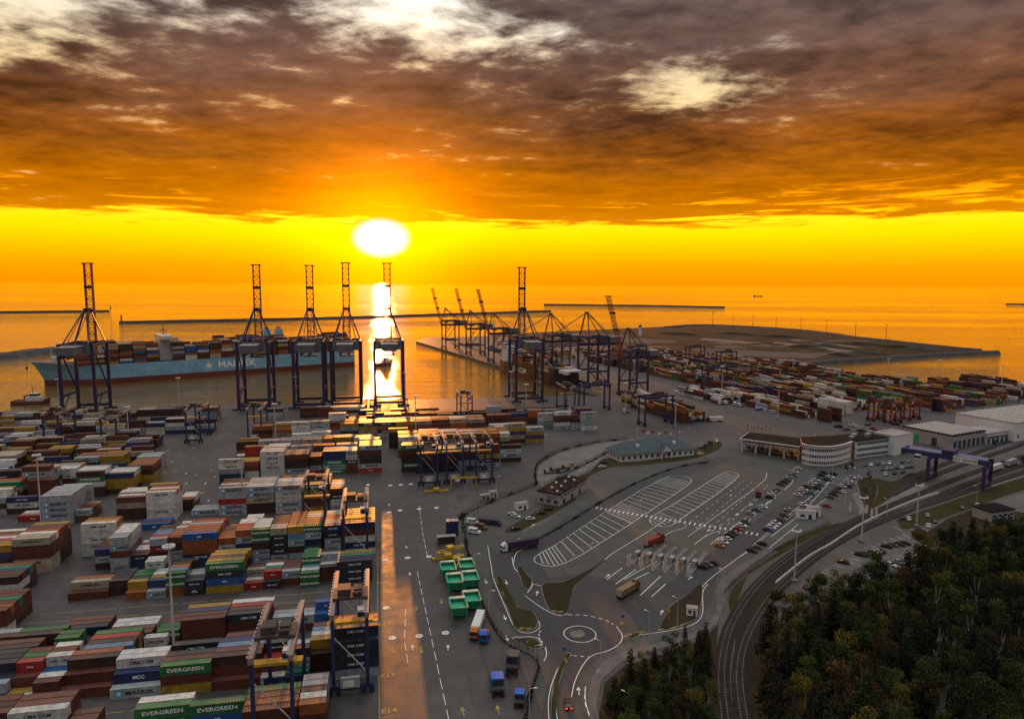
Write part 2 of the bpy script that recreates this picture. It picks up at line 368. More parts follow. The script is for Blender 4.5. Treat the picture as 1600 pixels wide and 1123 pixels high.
# ------------------------------------------------------------------ sea
def sea():
    m = bpy.data.materials.new('sea_water'); m.use_nodes = True; nt = m.node_tree; N, L = nt.nodes, nt.links; b = N['Principled BSDF']
    b.inputs['Base Color'].default_value = (.15, .095, .032, 1); b.inputs['IOR'].default_value = 2.1; b.inputs['Specular Tint'].default_value = (1., .86, .62, 1); b.inputs['Roughness'].default_value = .035  # warm specular tint and base put golden sky glow into the water
    tc = N.new('ShaderNodeTexCoord')
    def nz(sc, det, stretch):
        mp = N.new('ShaderNodeMapping'); mp.inputs['Scale'].default_value = stretch; mp.inputs['Rotation'].default_value = (0, 0, .16); L.new(tc.outputs['Object'], mp.inputs[0])
        n = N.new('ShaderNodeTexNoise'); n.inputs['Scale'].default_value = sc; n.inputs['Detail'].default_value = det; n.inputs['Roughness'].default_value = .6; L.new(mp.outputs[0], n.inputs['Vector']); return n.outputs['Fac']
    w1, w2 = nz(.35, 4, (.09, 1, 1)), nz(.045, 4, (.07, 1, 1))
    calm = nz(.0022, 4, (.25, 1, 1))                                     # slicks: smoother and rougher stretches of sea
    mr = N.new('ShaderNodeMapRange'); mr.inputs[1].default_value = .38; mr.inputs[2].default_value = .62; mr.inputs[3].default_value = .15; mr.inputs[4].default_value = .75; L.new(calm, mr.inputs[0])
    bp = N.new('ShaderNodeBump'); L.new(mr.outputs[0], bp.inputs['Strength']); bp.inputs['Distance'].default_value = 1.2; L.new(w1, bp.inputs['Height'])
    b2 = N.new('ShaderNodeBump'); b2.inputs['Strength'].default_value = .3; b2.inputs['Distance'].default_value = 3.; L.new(w2, b2.inputs['Height']); L.new(bp.outputs[0], b2.inputs['Normal'])
    L.new(b2.outputs[0], b.inputs['Normal'])
    R = 120000.
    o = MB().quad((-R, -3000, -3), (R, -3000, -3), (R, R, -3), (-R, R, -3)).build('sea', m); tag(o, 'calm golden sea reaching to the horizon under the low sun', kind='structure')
sea()
# ------------------------------------------------------------------ land
SZ = 0.
def sheet(name, px, m, z, label=None, kind='structure', smooth=False, thick=None, extra=()):
    p = [q if isinstance(q, Vector) else G(*q) for q in px]
    if smooth: p = smoothline(p+[p[0]], 5)[:-1]
    o = MB().prism(p, None if thick is None else z-thick, z).build(name, M_[m]); tag(o, label, kind=kind); return o
QV = toUV(G(541, 628))[1]+3.
c0 = G(936, 619)
t1tip = G(650, 533)
land = [UV(-900, QV), UV(toUV(c0)[0]-16, QV), c0, t1tip] + [G(*q) for q in [(668, 526.5), (700, 527), (760, 525), (840, 519), (960, 514), (1040, 510), (1090, 507.5), (1160, 510), (1235, 514.5), (1300, 521), (1340, 527), (1420, 535.5), (1480, 542), (1520, 546.5), (1562, 549),
        (1520, 551), (1460, 553.5), (1400, 557.5), (1330, 562), (1240, 568), (1222, 571), (1330, 588), (1450, 600), (1600, 612), (1900, 634)]] + [Vector((1500, 420, 0)), Vector((1500, -300, 0)), Vector((-1200, -300, 0)), Vector((-1200, 500, 0))]
tag(MB().prism(land, -9, 0).build('ground', M_['yard']), 'grey brown concrete ground of the container port', kind='structure')
sand = [(760, 523.5), (840, 519), (960, 514), (1040, 510.5), (1090, 508), (1160, 510.5), (1235, 515), (1300, 521.5), (1340, 527.5), (1420, 536), (1480, 542.5), (1520, 546.7), (1555, 549), (1520, 550.5), (1460, 553), (1400, 557), (1330, 561), (1235, 567), (1160, 562), (1060, 552), (980, 545), (900, 536), (820, 530)]
sheet('sandy_ground', sand, 'sand', .03)
def ridge(name, px, w, h, m, label, z0=-4., step=6.):
    """a rubble mound along a line"""
    pts = resample(gl(px), step); mb = MB(); rows = []
    for i, p in enumerate(pts):
        d = pts[min(i+1, len(pts)-1)]-pts[max(i-1, 0)]; d.normalize(); s = Vector((-d.y, d.x, 0)); r = []
        for t, hh in ((-1, z0), (-.55, h*.55), (-.3, h), (.3, h), (.55, h*.55), (1, z0)):
            j = rnd.uniform(-.12, .12); q = p+s*(w/2*(t+j*.6)); r.append((q.x, q.y, hh+rnd.uniform(-.14, .14)*max(h, 1)))
        rows.append(r)
    for a, b in zip(rows, rows[1:]):
        for i in range(5): mb.quad(a[i], a[i+1], b[i+1], b[i])
    mb.quad(*rows[0]); mb.quad(*reversed(rows[-1]))
    o = mb.build(name, M_[m]); tag(o, label, 'breakwater'); return o
ridge('breakwater', [(-40, 487.5), (60, 486.8), (178, 485.5)], 14, 3.2, 'rock', 'dark breakwater entering from the left edge with a small beacon on its tip', step=40)
ridge('breakwater', [(186, 503.2), (400, 499.2), (600, 494), (860, 485.5)], 14, 3.2, 'rock', 'long dark breakwater behind the quay cranes with a red beacon on its end', step=40)
ridge('breakwater', [(850, 475.8), (1000, 477.3), (1145, 480)], 16, 3.5, 'rock', 'dark breakwater far out beyond the sandy spit', step=40)
ridge('breakwater', [(1572, 474.8), (1650, 475.6)], 16, 3.5, 'rock', 'short dark end of a breakwater at the right edge of the sea', step=40)
ridge('breakwater', [(-60, 560), (0, 557), (45, 551), (95, 546.5)], 46, 5., 'rock', 'dark rock mound in the water behind the bow of the blue ship', step=12)
ridge('shore_bank', [(1040, 511), (1090, 507.7), (1160, 510), (1235, 514.6), (1300, 521.2), (1340, 527.2), (1420, 535.7), (1480, 542.2), (1540, 548)], 16, 2.2, 'rock', 'dark rubble bank along the seaward edge of the sandy spit', z0=-3, step=10)
ridge('shore_bank', [(1235, 568.5), (1330, 562.5), (1400, 558), (1460, 554), (1520, 551), (1562, 549.3)], 14, 2.2, 'rock', 'dark rubble bank along the channel side of the sandy spit', z0=-3.5, step=10)
# customs area, roads, paths and greens
APRON = [(722, 812), (742, 800), (800, 788), (850, 772), (930, 748), (1000, 728), (1095, 708), (1150, 688), (1250, 700), (1330, 716), (1400, 708), (1440, 706), (1445, 720), (1400, 745), (1352, 760), (1345, 800), (1292, 815), (1240, 838), (1180, 868), (1150, 890), (1125, 905), (1128, 940), (1108, 975), (1060, 1003), (1000, 1020), (960, 1035), (935, 1065), (936, 1130), (950, 1200), (840, 1200), (832, 1123), (842, 1040), (812, 1012), (780, 985), (758, 930), (738, 870)]
sheet('customs_apron', APRON, 'lot', .012)
ROAD = [(758, 850), (790, 872), (830, 846), (880, 812), (960, 768), (1040, 735), (1120, 712), (1150, 716), (1060, 748), (985, 782), (905, 826), (850, 862), (842, 880), (860, 902), (905, 896), (985, 912), (1010, 925), (1055, 905), (1115, 860), (1200, 800), (1290, 752), (1318, 760), (1222, 822), (1160, 862), (1120, 898), (1112, 940), (1092, 968), (1020, 990), (985, 1000), (940, 1020), (905, 1060), (895, 1123), (905, 1200), (848, 1200), (846, 1123), (860, 1040), (848, 1012), (800, 985), (772, 940)]
sheet('customs_road', ROAD, 'asphalt', .024)
PATH = [(935, 1200), (922, 1123), (918, 1085), (926, 1055), (946, 1030), (985, 1014), (1050, 1000), (1100, 982), (1120, 955), (1118, 925), (1126, 905), (1150, 888), (1200, 856), (1216, 862), (1160, 898), (1140, 915), (1132, 945), (1120, 975), (1098, 992), (1010, 1020), (970, 1035), (940, 1062), (932, 1100), (940, 1140), (958, 1200)]
sheet('footpath', PATH, 'path', .13, 'pale paved footpath following the outer edge of the customs road', thick=.13)
for nm, px, m in [('verge', [(868, 772), (905, 752), (950, 731), (1010, 726), (1075, 718), (1110, 708), (1128, 696), (1118, 688), (1085, 700), (1000, 722), (950, 716), (935, 722), (920, 738), (880, 752)], 'grass'),
                  ('verge', [(805, 832), (846, 812), (885, 790), (900, 778), (872, 776), (835, 800), (790, 828)], 'grass'),
                  ('verge', [(1180, 872), (1240, 842), (1290, 822), (1345, 806), (1420, 760), (1450, 748), (1425, 738), (1395, 752), (1362, 748), (1352, 790), (1360, 800), (1338, 812), (1296, 826), (1220, 866), (1160, 904), (1140, 930), (1144, 955), (1165, 905)], 'grass'),
                  ('verge', [(1150, 960), (1215, 890), (1290, 838), (1340, 815), (1350, 820), (1290, 862), (1232, 910), (1205, 945), (1195, 1000), (1205, 1140), (1240, 1200), (1150, 1200)], 'soil'),
                  ('verge', [(1400, 812), (1500, 778), (1600, 745), (1700, 715), (1700, 742), (1600, 765), (1500, 800), (1420, 826)], 'grass'),
                  ('verge', [(1480, 810), (1540, 793), (1640, 812), (1640, 850), (1440, 850)], 'soil'),
                  ('woodland_floor', [(1180, 1260), (1172, 1123), (1178, 1040), (1210, 975), (1260, 945), (1330, 925), (1420, 900), (1470, 860), (1560, 835), (1760, 840), (2100, 900), (2100, 1260)], 'soil'),
                  ('woodland_floor', [(940, 1260), (934, 1123), (945, 1066), (975, 1040), (1040, 1020), (1100, 996), (1122, 975), (1118, 1040), (1124, 1123), (1150, 1260)], 'soil')]:
    sheet(nm, px, m, .036 if nm == 'verge' else .03, smooth=nm == 'verge')
def island(px, m='soil', label=None):
    p = smoothline([G(*q) for q in px]+[G(*px[0])], 6)[:-1]; n = len(p); c = sum(p, Vector())/n
    k = MB().prism(p, 0, .15); o = k.build('kerb', M_['slab']); tag(o, kind='structure')
    q = [c+(v-c)*(1-.45/max((v-c).length, .6)) for v in p]
    g = MB().prism(q, None, .19).build('planting', M_[m], o); return o
island([(808, 888), (812, 902), (822, 920), (829, 916), (832, 904), (822, 895), (812, 884)])
island([(846, 925), (848, 912), (880, 908), (920, 890), (945, 874), (930, 888), (900, 915), (886, 955), (872, 960), (856, 950)])
island([(772, 905), (785, 935), (798, 965), (806, 982), (822, 987), (838, 980), (840, 968), (832, 955), (812, 950), (795, 925), (780, 900)], 'grass')
island([(800, 998), (832, 996), (848, 1008), (840, 1014), (820, 1010)], 'grass')
island([(884, 1020), (872, 1045), (862, 1080), (862, 1123), (870, 1160), (876, 1160), (869, 1123), (870, 1080), (880, 1045), (892, 1022)], 'grass')
island([(1040, 960), (1048, 945), (1075, 928), (1096, 912), (1096, 945), (1090, 966), (1060, 978), (1030, 984)], 'soil')
island([(976, 990), (1000, 988), (996, 996), (982, 998)], 'grass')
island([(893, 985), (908, 984), (914, 990), (908, 996), (896, 996), (890, 991)], 'slab')
for px in [[(1362, 744), (1340, 752), (1352, 795), (1362, 790), (1372, 765)]]: island(px, 'soil')
# far service roads beyond the rails and a parking deck
sheet('service_road', [(1225, 935), (1270, 898), (1330, 868), (1420, 832), (1500, 802), (1600, 768), (1720, 730), (1720, 800), (1600, 812), (1545, 795), (1500, 806), (1475, 825), (1440, 862), (1360, 888), (1290, 912), (1262, 920)], 'path', .012)
sheet('service_road', [(1330, 772), (1380, 756), (1440, 752), (1452, 762), (1405, 782), (1348, 802)], 'slab', .014)
sheet('compound', [(838, 745), (842, 728), (872, 708), (940, 692), (990, 686), (1010, 700), (948, 716), (935, 724), (895, 748), (850, 772)], 'slab', .012)
# ------------------------------------------------------------------ railway
RZ = [.05]
def railway(px, name, label):
    RZ[0] += .013; pts = gl(px); bed = MB(); ribbon(bed, pts, 4.4, RZ[0]); o = bed.build(name, M_['ballast']); tag(o, label, kind='structure')
    sl_ = MB()
    for a, b in zip(resample(pts, 1.2), resample(pts, 1.2)[1:]):
        d = (b-a).normalized(); s = Vector((-d.y, d.x, 0)); sl_.bar(a+s*1.3+Vector((0, 0, .1)), a-s*1.3+Vector((0, 0, .1)), .28, .16)
    tag(sl_.build('sleeper', M_['rock'], o), kind='stuff')
    for sg in (-.75, .75):
        r = MB(); q = []
        for i, p in enumerate(pts):
            d = (pts[min(i+1, len(pts)-1)]-pts[max(i-1, 0)]).normalized(); q.append(p+Vector((-d.y, d.x, 0))*sg)
        for a, b in zip(q, q[1:]): r.bar(a+Vector((0, 0, .26)), b+Vector((0, 0, .26)), .14, .18)
        r.build('rail', M_['railm'], o)
M_['railm'] = mat('worn_rail', (.20, .18, .165), .4, .2, .5, metal=.6)
railway([(1150, 1230), (1133, 1123), (1128, 1040), (1146, 970), (1190, 908), (1252, 858), (1330, 816), (1420, 778), (1510, 742), (1600, 712), (1750, 664)], 'railway_track', 'curved railway track nearest the footpath')
railway([(1185, 1230), (1163, 1123), (1156, 1045), (1172, 985), (1214, 922), (1276, 868), (1340, 830), (1420, 796), (1510, 757), (1600, 726), (1750, 680)], 'railway_track', 'curved railway track nearest the wood')
for i, off in enumerate((8, 15)):
    railway([(1375+off*2, 783-off*1.2), (1440, 762-off*1.5), (1520, 734-off*1.7), (1600, 708-off*1.8), (1750, 660-off*2)], 'railway_track', ('siding running under the blue rail crane', 'siding farthest behind under the blue rail crane')[i])
railway([(1375, 806), (1440, 790), (1520, 764), (1600, 737), (1750, 692)], 'railway_track', 'siding nearest the service road by the rail crane')
# retaining edge beside the track
wl = MB(); pts = resample(gl([(1212, 912), (1262, 872), (1300, 850), (1346, 820), (1420, 786), (1470, 770)]), 3.)
for a, b in zip(pts, pts[1:]): wl.bar(a+Vector((0, 0, .5)), b+Vector((0, 0, .5)), .35, 1.)
tag(wl.build('retaining_wall', M_['cream']), 'low pale wall along the railway beside the car park', 'wall')
# ------------------------------------------------------------------ painted markings (flat print)
w, y = MB(), MB()
# hatched lorry bays
def bays(outline, n, x0, x1, y0, y1): pass
def hatch(left, right, t0, t1, n, wd=.25):
    for i in range(n):
        t = t0+(t1-t0)*i/(n-1); a = at(left, t); b = at(right, t); ribbon(w, [a, b], wd, .045)
def at(poly, t):
    L = [(b-a).length for a, b in zip(poly, poly[1:])]; s = t*sum(L)
    for a, b, l in zip(poly, poly[1:], L):
        if s <= l: return a.lerp(b, s/l)
        s -= l
    return poly[-1]
l1 = [G(*q) for q in [(836, 868), (868, 851), (940, 803), (1000, 766), (1030, 748), (1044, 744)]]; r1 = [G(*q) for q in [(838, 878), (868, 884), (935, 850), (990, 815), (1060, 768), (1080, 752)]]
hatch(l1, r1, .02, .10, 6); hatch(l1, r1, .14, .46, 9); hatch(l1, r1, .47, .56, 6); hatch(l1, r1, .58, .88, 9); hatch(l1, r1, .9, .99, 6)
stripe(w, [(868, 851), (846, 863), (835, 872), (840, 880), (866, 884), (900, 871), (935, 850), (990, 815), (1060, 768), (1080, 752), (1070, 744), (1045, 743)], .25, .046)
stripe(w, [(868, 851), (940, 803), (1000, 766), (1044, 744)], .25, .046, (2, 1.4), smooth=False)
l2 = [G(*q) for q in [(1015, 812), (1050, 789), (1100, 757), (1135, 738)]]; r2 = [G(*q) for q in [(1035, 822), (1075, 803), (1120, 772), (1154, 744)]]
hatch(l2, r2, .0, .12, 5); hatch(l2, r2, .2, .76, 12); hatch(l2, r2, .8, .99, 8)
stripe(w, [(1050, 789), (1100, 757), (1135, 737), (1152, 740), (1150, 748), (1120, 772), (1075, 803), (1050, 820), (1030, 822), (1016, 816), (1020, 806), (1050, 789)], .25, .046)
# zebra crossing
zp = resample(gl([(926, 792), (985, 802), (1070, 816), (1140, 827), (1190, 836)], False), 1.1)
for a, b in zip(zp[::2], zp[1::2]):
    d = (b-a).normalized(); s = Vector((-d.y, d.x, 0)); ribbon(w, [a-s*1.5, a+s*1.5], .6, .048)
# lanes towards the gate
for a, b, ds in [((1075, 838), (1180, 762), None), ((1098, 840), (1200, 768), (4, 5)), ((1118, 843), (1226, 765), (4, 5)), ((1140, 826), (1210, 778), None), ((1160, 822), (1218, 772), (4, 4)), ((1160, 868), (1250, 795), (1.5, 1.5)), ((1178, 850), (1300, 748), None), ((1205, 838), (1268, 790), None), ((1262, 792), (1298, 750), None), ((1185, 870), (1248, 818), None), ((1275, 790), (1330, 750), None)]:
    stripe(w, [a, b], .22, .045, ds, smooth=False)
for px in [[(1180, 762), (1196, 748), (1198, 738)], [(1226, 765), (1238, 752), (1236, 738)], [(960, 862), (1000, 838), (1040, 812)], [(1030, 842), (1050, 830), (1072, 824)], [(1085, 850), (1105, 836), (1128, 828)], [(975, 905), (1052, 862)], [(1110, 850), (1128, 838)]]: stripe(w, px, .25, .045)
for i in range(5):
    t = i/4; stripe(w, [(1052+t*70, 818+t*16), (1150+t*50, 748+t*10)], .18, .045, (3, 4), smooth=False)
for i in range(7):
    x, yy = 1252+i*8.5, 786-i*6.6; stripe(w, [(x, yy), (x+16, yy+3.5)], .14, .045, smooth=False); stripe(w, [(x+28, yy-4), (x+44, yy-.5)], .14, .045, smooth=False)
# lorry gate lanes
for a, b in [((948, 905), (972, 887)), ((962, 912), (994, 889)), ((1000, 930), (1032, 900)), ((984, 908), (1014, 894)), ((1018, 932), (1040, 912))]: stripe(w, [a, b], .3, .046, smooth=False)
stripe(w, [(832, 912), (855, 915), (880, 908), (905, 898), (930, 885), (960, 862)], .25, .046)
stripe(w, [(802, 880), (806, 865), (816, 858)], .25, .046); stripe(w, [(800, 870), (802, 882), (808, 892), (824, 900), (832, 912), (824, 926)], .25, .046)
# roundabout
def ring(mb, cx, cy, rpx, wd, z, dash=None, a0=0, a1=360):
    c = G(cx, cy); r = (G(cx+rpx, cy)-c).length
    pts = [c+Vector((r*math.cos(math.radians(t)), r*math.sin(math.radians(t)), 0)) for t in range(a0, a1+1, 4)]
    stripe(mb, pts, wd, z, dash)
ring(w, 906, 990, 25, .25, .046)
stripe(w, [(887, 960), (915, 961), (945, 968), (960, 976)], .3, .046, (1.6, 1.2)); stripe(w, [(963, 978), (972, 992), (968, 1005), (950, 1016), (925, 1024), (910, 1040), (898, 1065), (893, 1088)], .25, .046)
stripe(w, [(844, 985), (842, 995), (850, 1006)], .3, .046, (1, 1)); stripe(w, [(852, 1010), (854, 1022), (850, 1032)], .25, .046)
stripe(w, [(896, 1024), (925, 1026)], .3, .046, (1, 1), smooth=False)
for px in [[(770, 902), (786, 940), (800, 972), (812, 986), (830, 988), (843, 980), (842, 970)], [(820, 930), (848, 950), (872, 961), (888, 958)], [(888, 1022), (870, 1048), (858, 1085), (858, 1123), (866, 1160)], [(893, 1022), (882, 1040), (872, 1070), (868, 1100), (874, 1140)], [(914, 1078), (916, 1100), (926, 1130), (934, 1160)],
           [(974, 994), (1010, 990), (1060, 982), (1088, 972), (1098, 955), (1098, 925), (1106, 912)], [(1035, 980), (1045, 958), (1066, 942), (1090, 925), (1105, 908), (1130, 888), (1180, 852)], [(762, 852), (770, 900)], [(800, 996), (820, 1008), (843, 1008)], [(802, 995), (836, 995), (848, 1006)]]:
    stripe(w, px, .22, .046)
stripe(w, [(818, 830), (862, 808)], .22, .046, (1.2, 1.2), smooth=False); stripe(w, [(915, 1072), (914, 1095), (922, 1120), (935, 1150)], .3, .047, (2, 1.5))
# car park bays right
for a, b, n, dx, dy in [((1275, 897), (1330, 872), 8, 12, 4), ((1330, 862), (1420, 830), 10, 14, 7), ((1350, 906), (1425, 878), 9, -14, -6), ((1395, 822), (1440, 806), 5, 20, 10)]:
    for i in range(n):
        p, q = a[0]+(b[0]-a[0])*i/(n-1), a[1]+(b[1]-a[1])*i/(n-1); stripe(w, [(p, q), (p+dx, q+dy)], .15, .03, smooth=False)
for i in range(6): stripe(w, [(1500+i*26, 772+i*-1), (1660+i*20, 727-i*2)], .15, .03, smooth=False)
# arrows
def arrow(mb, x, yy, x2, y2, z=.05, L=3.6):
    a = G(x, yy); d = (G(x2, y2)-a).normalized(); s = Vector((-d.y, d.x, 0)); b = a+d*L
    ribbon(mb, [a, a+d*L*.6], .28, z); mb.quad(*[(q.x, q.y, z) for q in (a+d*L*.55-s*.65, b, a+d*L*.55+s*.65)])
for q in [(790, 906, 796, 925), (758, 905, 762, 915), (787, 960, 792, 972), (790, 992, 795, 1004), (838, 930, 842, 918), (1032, 960, 1036, 952), (946, 902, 956, 894), (1075, 905, 1090, 895), (905, 1085, 903, 1070), (830, 822, 836, 818)]: arrow(w, *q)
for q in [(1105, 830, 1112, 825), (1128, 800, 1136, 794), (1150, 805, 1158, 799), (1172, 790, 1180, 784), (1140, 775, 1148, 769), (1196, 788, 1204, 782)]: arrow(w, *q)
tag(w.build('road_markings', M_['mark']), 'white painted lines, arrows and hatched bays on the customs roads', kind='structure')
# lane markings in the yard: arrows, numbers in ovals, bay names
w = MB()
for px in [[(652, 893), (676, 1005), (700, 1118), (712, 1180)], [(655, 790), (660, 830), (668, 870)], [(634, 950), (632, 1000), (638, 1040)]]: stripe(w, px, .18, .02, (5, 2), smooth=False)
for px in [[(590, 860), (590, 960), (592, 1060), (594, 1170)]]: stripe(y, px, .2, .02, smooth=False)
for q in [(606, 842, 606, 860), (603, 895, 604, 910), (608, 945, 609, 965), (613, 1010, 614, 1030), (658, 1010, 659, 1030), (650, 945, 651, 960), (780, 1115, 776, 1100), (725, 1118, 722, 1105), (690, 935, 689, 950)]: arrow(y, *q, z=.022, L=3.8)
for q in [(635, 852, 635, 862), (640, 893, 641, 905), (700, 1015, 700, 1003), (645, 1015, 644, 1003), (660, 758, 659, 750), (608, 790, 608, 780)]: arrow(w, *q, z=.022, L=3.)
for cx, cy in [(608, 800), (625, 797), (655, 795), (682, 793), (602, 874), (637, 871), (670, 869), (603, 949), (613, 996), (655, 993), (696, 988), (610, 758), (626, 757), (642, 756), (575, 757)]:
    c = G(cx, cy); mb = w
    mb.quad(*[(c.x+1.15*math.cos(t*math.pi/6), c.y+1.15*math.sin(t*math.pi/6), .021) for t in range(12)])
for cx, cy in [(250, 690), (262, 705), (280, 712), (300, 700), (315, 690), (272, 735), (290, 740), (305, 742), (320, 756), (330, 735), (290, 756), (318, 690), (342, 682), (360, 681), (335, 745), (312, 770), (325, 783), (268, 722), (255, 738)]:
    c = G(cx, cy); d = LU if rnd.random() < .6 else LV; ribbon(w, [c, c+d*rnd.uniform(1.2, 2.6)], .5, .02)
for v0, u0, u1 in [(toUV(G(120, 955))[1], -150, -8), (toUV(G(120, 968))[1], -150, -8), (toUV(G(220, 1108))[1], -90, -8)]:
    stripe(y, [UV(u0, v0), UV(u1, v0)], .2, .02, (8, 1.5))
for v0 in (QV-8, QV-16, QV-38): stripe(w, [UV(-330, v0), UV(150, v0)], .3, .02, smooth=False)
for cx, cy, dx, dy in [(866, 955, 6, 0), (876, 956, 6, 0), (815, 982, 6, 0), (826, 982, 6, 0), (820, 1003, 7, 0), (884, 1032, 3, 6), (905, 993, 8, 1), (983, 992, 6, 0), (1004, 988, 6, 0), (1032, 984, 6, -1), (1052, 981, 6, -1), (972, 974, 5, 1), (1068, 976, 6, -2), (776, 908, 3, 6), (786, 928, 3, 6), (944, 790, 10, 2), (1040, 806, 12, 3)]:
    for i in range(4):
        a = G(cx-dx/2+dx*i/3, cy-dy/2+dy*i/3); d = Vector((.55, .85, 0)); ribbon(y, [a-d*.7, a+d*.7], .16, .215 if cy > 890 and dx < 9 else .05)
tag(w.build('yard_markings', M_['mark']), 'white arrows, ovals and lane lines painted on the yard', kind='structure')
tag(y.build('yard_markings', M_['marky']), 'yellow arrows and lane lines painted on the yard', kind='structure')
TXT = {}
def text_mesh(s, size, m, ext=.0, bold=False, sx=1.):
    key = (s, size, m, sx)
    if key in TXT: return TXT[key]
    c = bpy.data.curves.new('lettering', 'FONT'); c.body = s; c.size = size; c.align_x = 'CENTER'; c.align_y = 'CENTER'; c.resolution_u = 2; c.extrude = ext; c.offset = .018*size if bold else 0
    o = bpy.data.objects.new('lettering', c); COL.objects.link(o); dg = bpy.context.evaluated_depsgraph_get(); dg.update()
    me = bpy.data.meshes.new_from_object(o.evaluated_get(dg)); bpy.data.objects.remove(o); bpy.data.curves.remove(c)
    for v in me.vertices: v.co.x *= sx
    me.materials.clear(); me.materials.append(M_[m]); TXT[key] = me; return me
for s, px, py in [('E13', 606, 1055), ('E14', 608, 1110), ('E11', 597, 910), ('E12', 600, 975), ('E10', 597, 843)]:
    o = link('bay_number', text_mesh(s, 2.6, 'marky', bold=True), None, G(px, py)+Vector((0, 0, .03)), A); tag(o, 'yellow bay number %s painted on the truck lane' % s, kind='structure')
for s, px, py in [('51', 613, 996), ('52', 655, 993), ('53', 696, 988), ('41', 637, 871), ('42', 670, 869)]:
    o = link('lane_number', text_mesh(s, 1.3, 'letterk', bold=True), None, G(px, py)+Vector((0, 0, .03)), A); tag(o, 'dark number %s in a white oval on the truck lane' % s, kind='structure')
# ------------------------------------------------------------------ the reclaimed spit: strips, heaps and sheds
r_ = random.Random(21)
for px, m in [([(1212, 534), (1340, 549), (1332, 551), (1205, 536.5)], 'slab'), ([(1240, 530), (1380, 546), (1374, 547.5), (1234, 531.6)], 'path'), ([(1100, 528), (1210, 537), (1200, 540), (1092, 531)], 'path'), ([(980, 528), (1120, 536), (1100, 542), (960, 533)], 'asphalt'), ([(1120, 545), (1300, 553), (1270, 560), (1090, 553)], 'asphalt'), ([(1230, 541), (1300, 549), (1280, 552), (1215, 545)], 'soil'), ([(850, 524), (960, 521), (990, 526), (880, 531)], 'asphalt'), ([(1320, 540), (1420, 548), (1400, 551), (1310, 546)], 'soil')]:
    sheet('spit_ground', px, m, .06+r_.random()*.02)
def heap(px, py, L, Wd, h, m, label, rz):
    mb = MB(); n, k = 10, 5; c = G(px, py); rows = []
    for i in range(n+1):
        t = i/n*2-1; row = []
        for j in range(k+1):
            s = j/k*2-1; z = h*max(0, 1-t*t)*(1-s*s)*r_.uniform(.75, 1.1); x, y = t*L/2, s*Wd/2*(1-.4*abs(t)); row.append((x*math.cos(rz)-y*math.sin(rz), x*math.sin(rz)+y*math.cos(rz), z-.05))
        rows.append(row)
    for a, b in zip(rows, rows[1:]):
        for j in range(k): mb.quad(a[j], b[j], b[j+1], a[j+1])
    tag(mb.build('earth_heap', M_[m], None, c), label, 'heap')
for i, (x, yy, L, Wd, h, m) in enumerate([(1255, 542, 60, 16, 4, 'soil'), (1290, 540, 44, 14, 5, 'rock'), (1215, 526, 80, 14, 4, 'soil'), (1345, 538, 70, 14, 4, 'sand'), (1400, 543, 60, 14, 5, 'soil'), (1440, 546, 60, 12, 5, 'rock'), (1150, 522, 90, 18, 4, 'sand'), (1060, 522, 90, 20, 4, 'soil'), (1350, 551, 50, 14, 5, 'rock'), (1310, 555, 40, 12, 4, 'soil')]):
    heap(x, yy, L, Wd, h, m, 'low %s on the sandy spit, number %s from its root' % ({'soil': 'brown earth heap', 'rock': 'dark rubble heap', 'sand': 'sand heap'}[m], ['five', 'seven', 'four', 'eight', 'nine', 'ten', 'three', 'two', 'eleven', 'six'][i]), -.25)

for i in range(40):
    x, yy = r_.uniform(1000, 1430), 0; yy = 513+(x-1000)*.045+r_.uniform(2, 30); wx, wy = r_.uniform(14, 46), r_.uniform(1., 2.6)
    q_ = [(x-wx, yy-wy*.3), (x-wx*.4, yy-wy), (x+wx*.5, yy-wy*.5), (x+wx, yy+wy*.6), (x+wx*.2, yy+wy), (x-wx*.7, yy+wy*.6)]
    ok_ = all(sum((sand[k][1] > b+s_) != (sand[k-1][1] > b+s_) and a < (sand[k-1][0]-sand[k][0])*(b+s_-sand[k][1])/(sand[k-1][1]-sand[k][1])+sand[k][0] for k in range(len(sand))) % 2 for a, b in q_ for s_ in (-2.5, 2.5))
    if ok_: sheet('spit_ground', q_, r_.choice(('soil', 'grass', 'rock', 'soil', 'ballast')), .10+.006*i, smooth=True)
# ------------------------------------------------------------------ shipping containers
CC = {'r': ((.125, .038, .025), 'rust red'), 'd': ((.05, .026, .02), 'dark brown'), 'o': ((.30, .09, .028), 'orange'), 'w': ((.62, .61, .56), 'white'), 'g': ((.34, .37, .39), 'light grey'),
      'b': ((.022, .035, .11), 'navy blue'), 'B': ((.025, .10, .30), 'bright blue'), 'G': ((.03, .15, .045), 'green'), 'y': ((.36, .22, .03), 'mustard yellow'), 'k': ((.026, .032, .042), 'slate black'),
      't': ((.02, .20, .10), 'sea green'), 'R': ((.34, .03, .025), 'bright red'), 'c': ((.40, .34, .26), 'cream'), 's': ((.14, .25, .34), 'steel blue'), 'p': ((.06, .04, .12), 'purple'),
      '1': ((.02, .03, .13), 'navy'), '2': ((.018, .022, .07), 'dark navy'), '3': ((.04, .03, .035), 'plum black')}
LW, LH = 2.44, 2.6
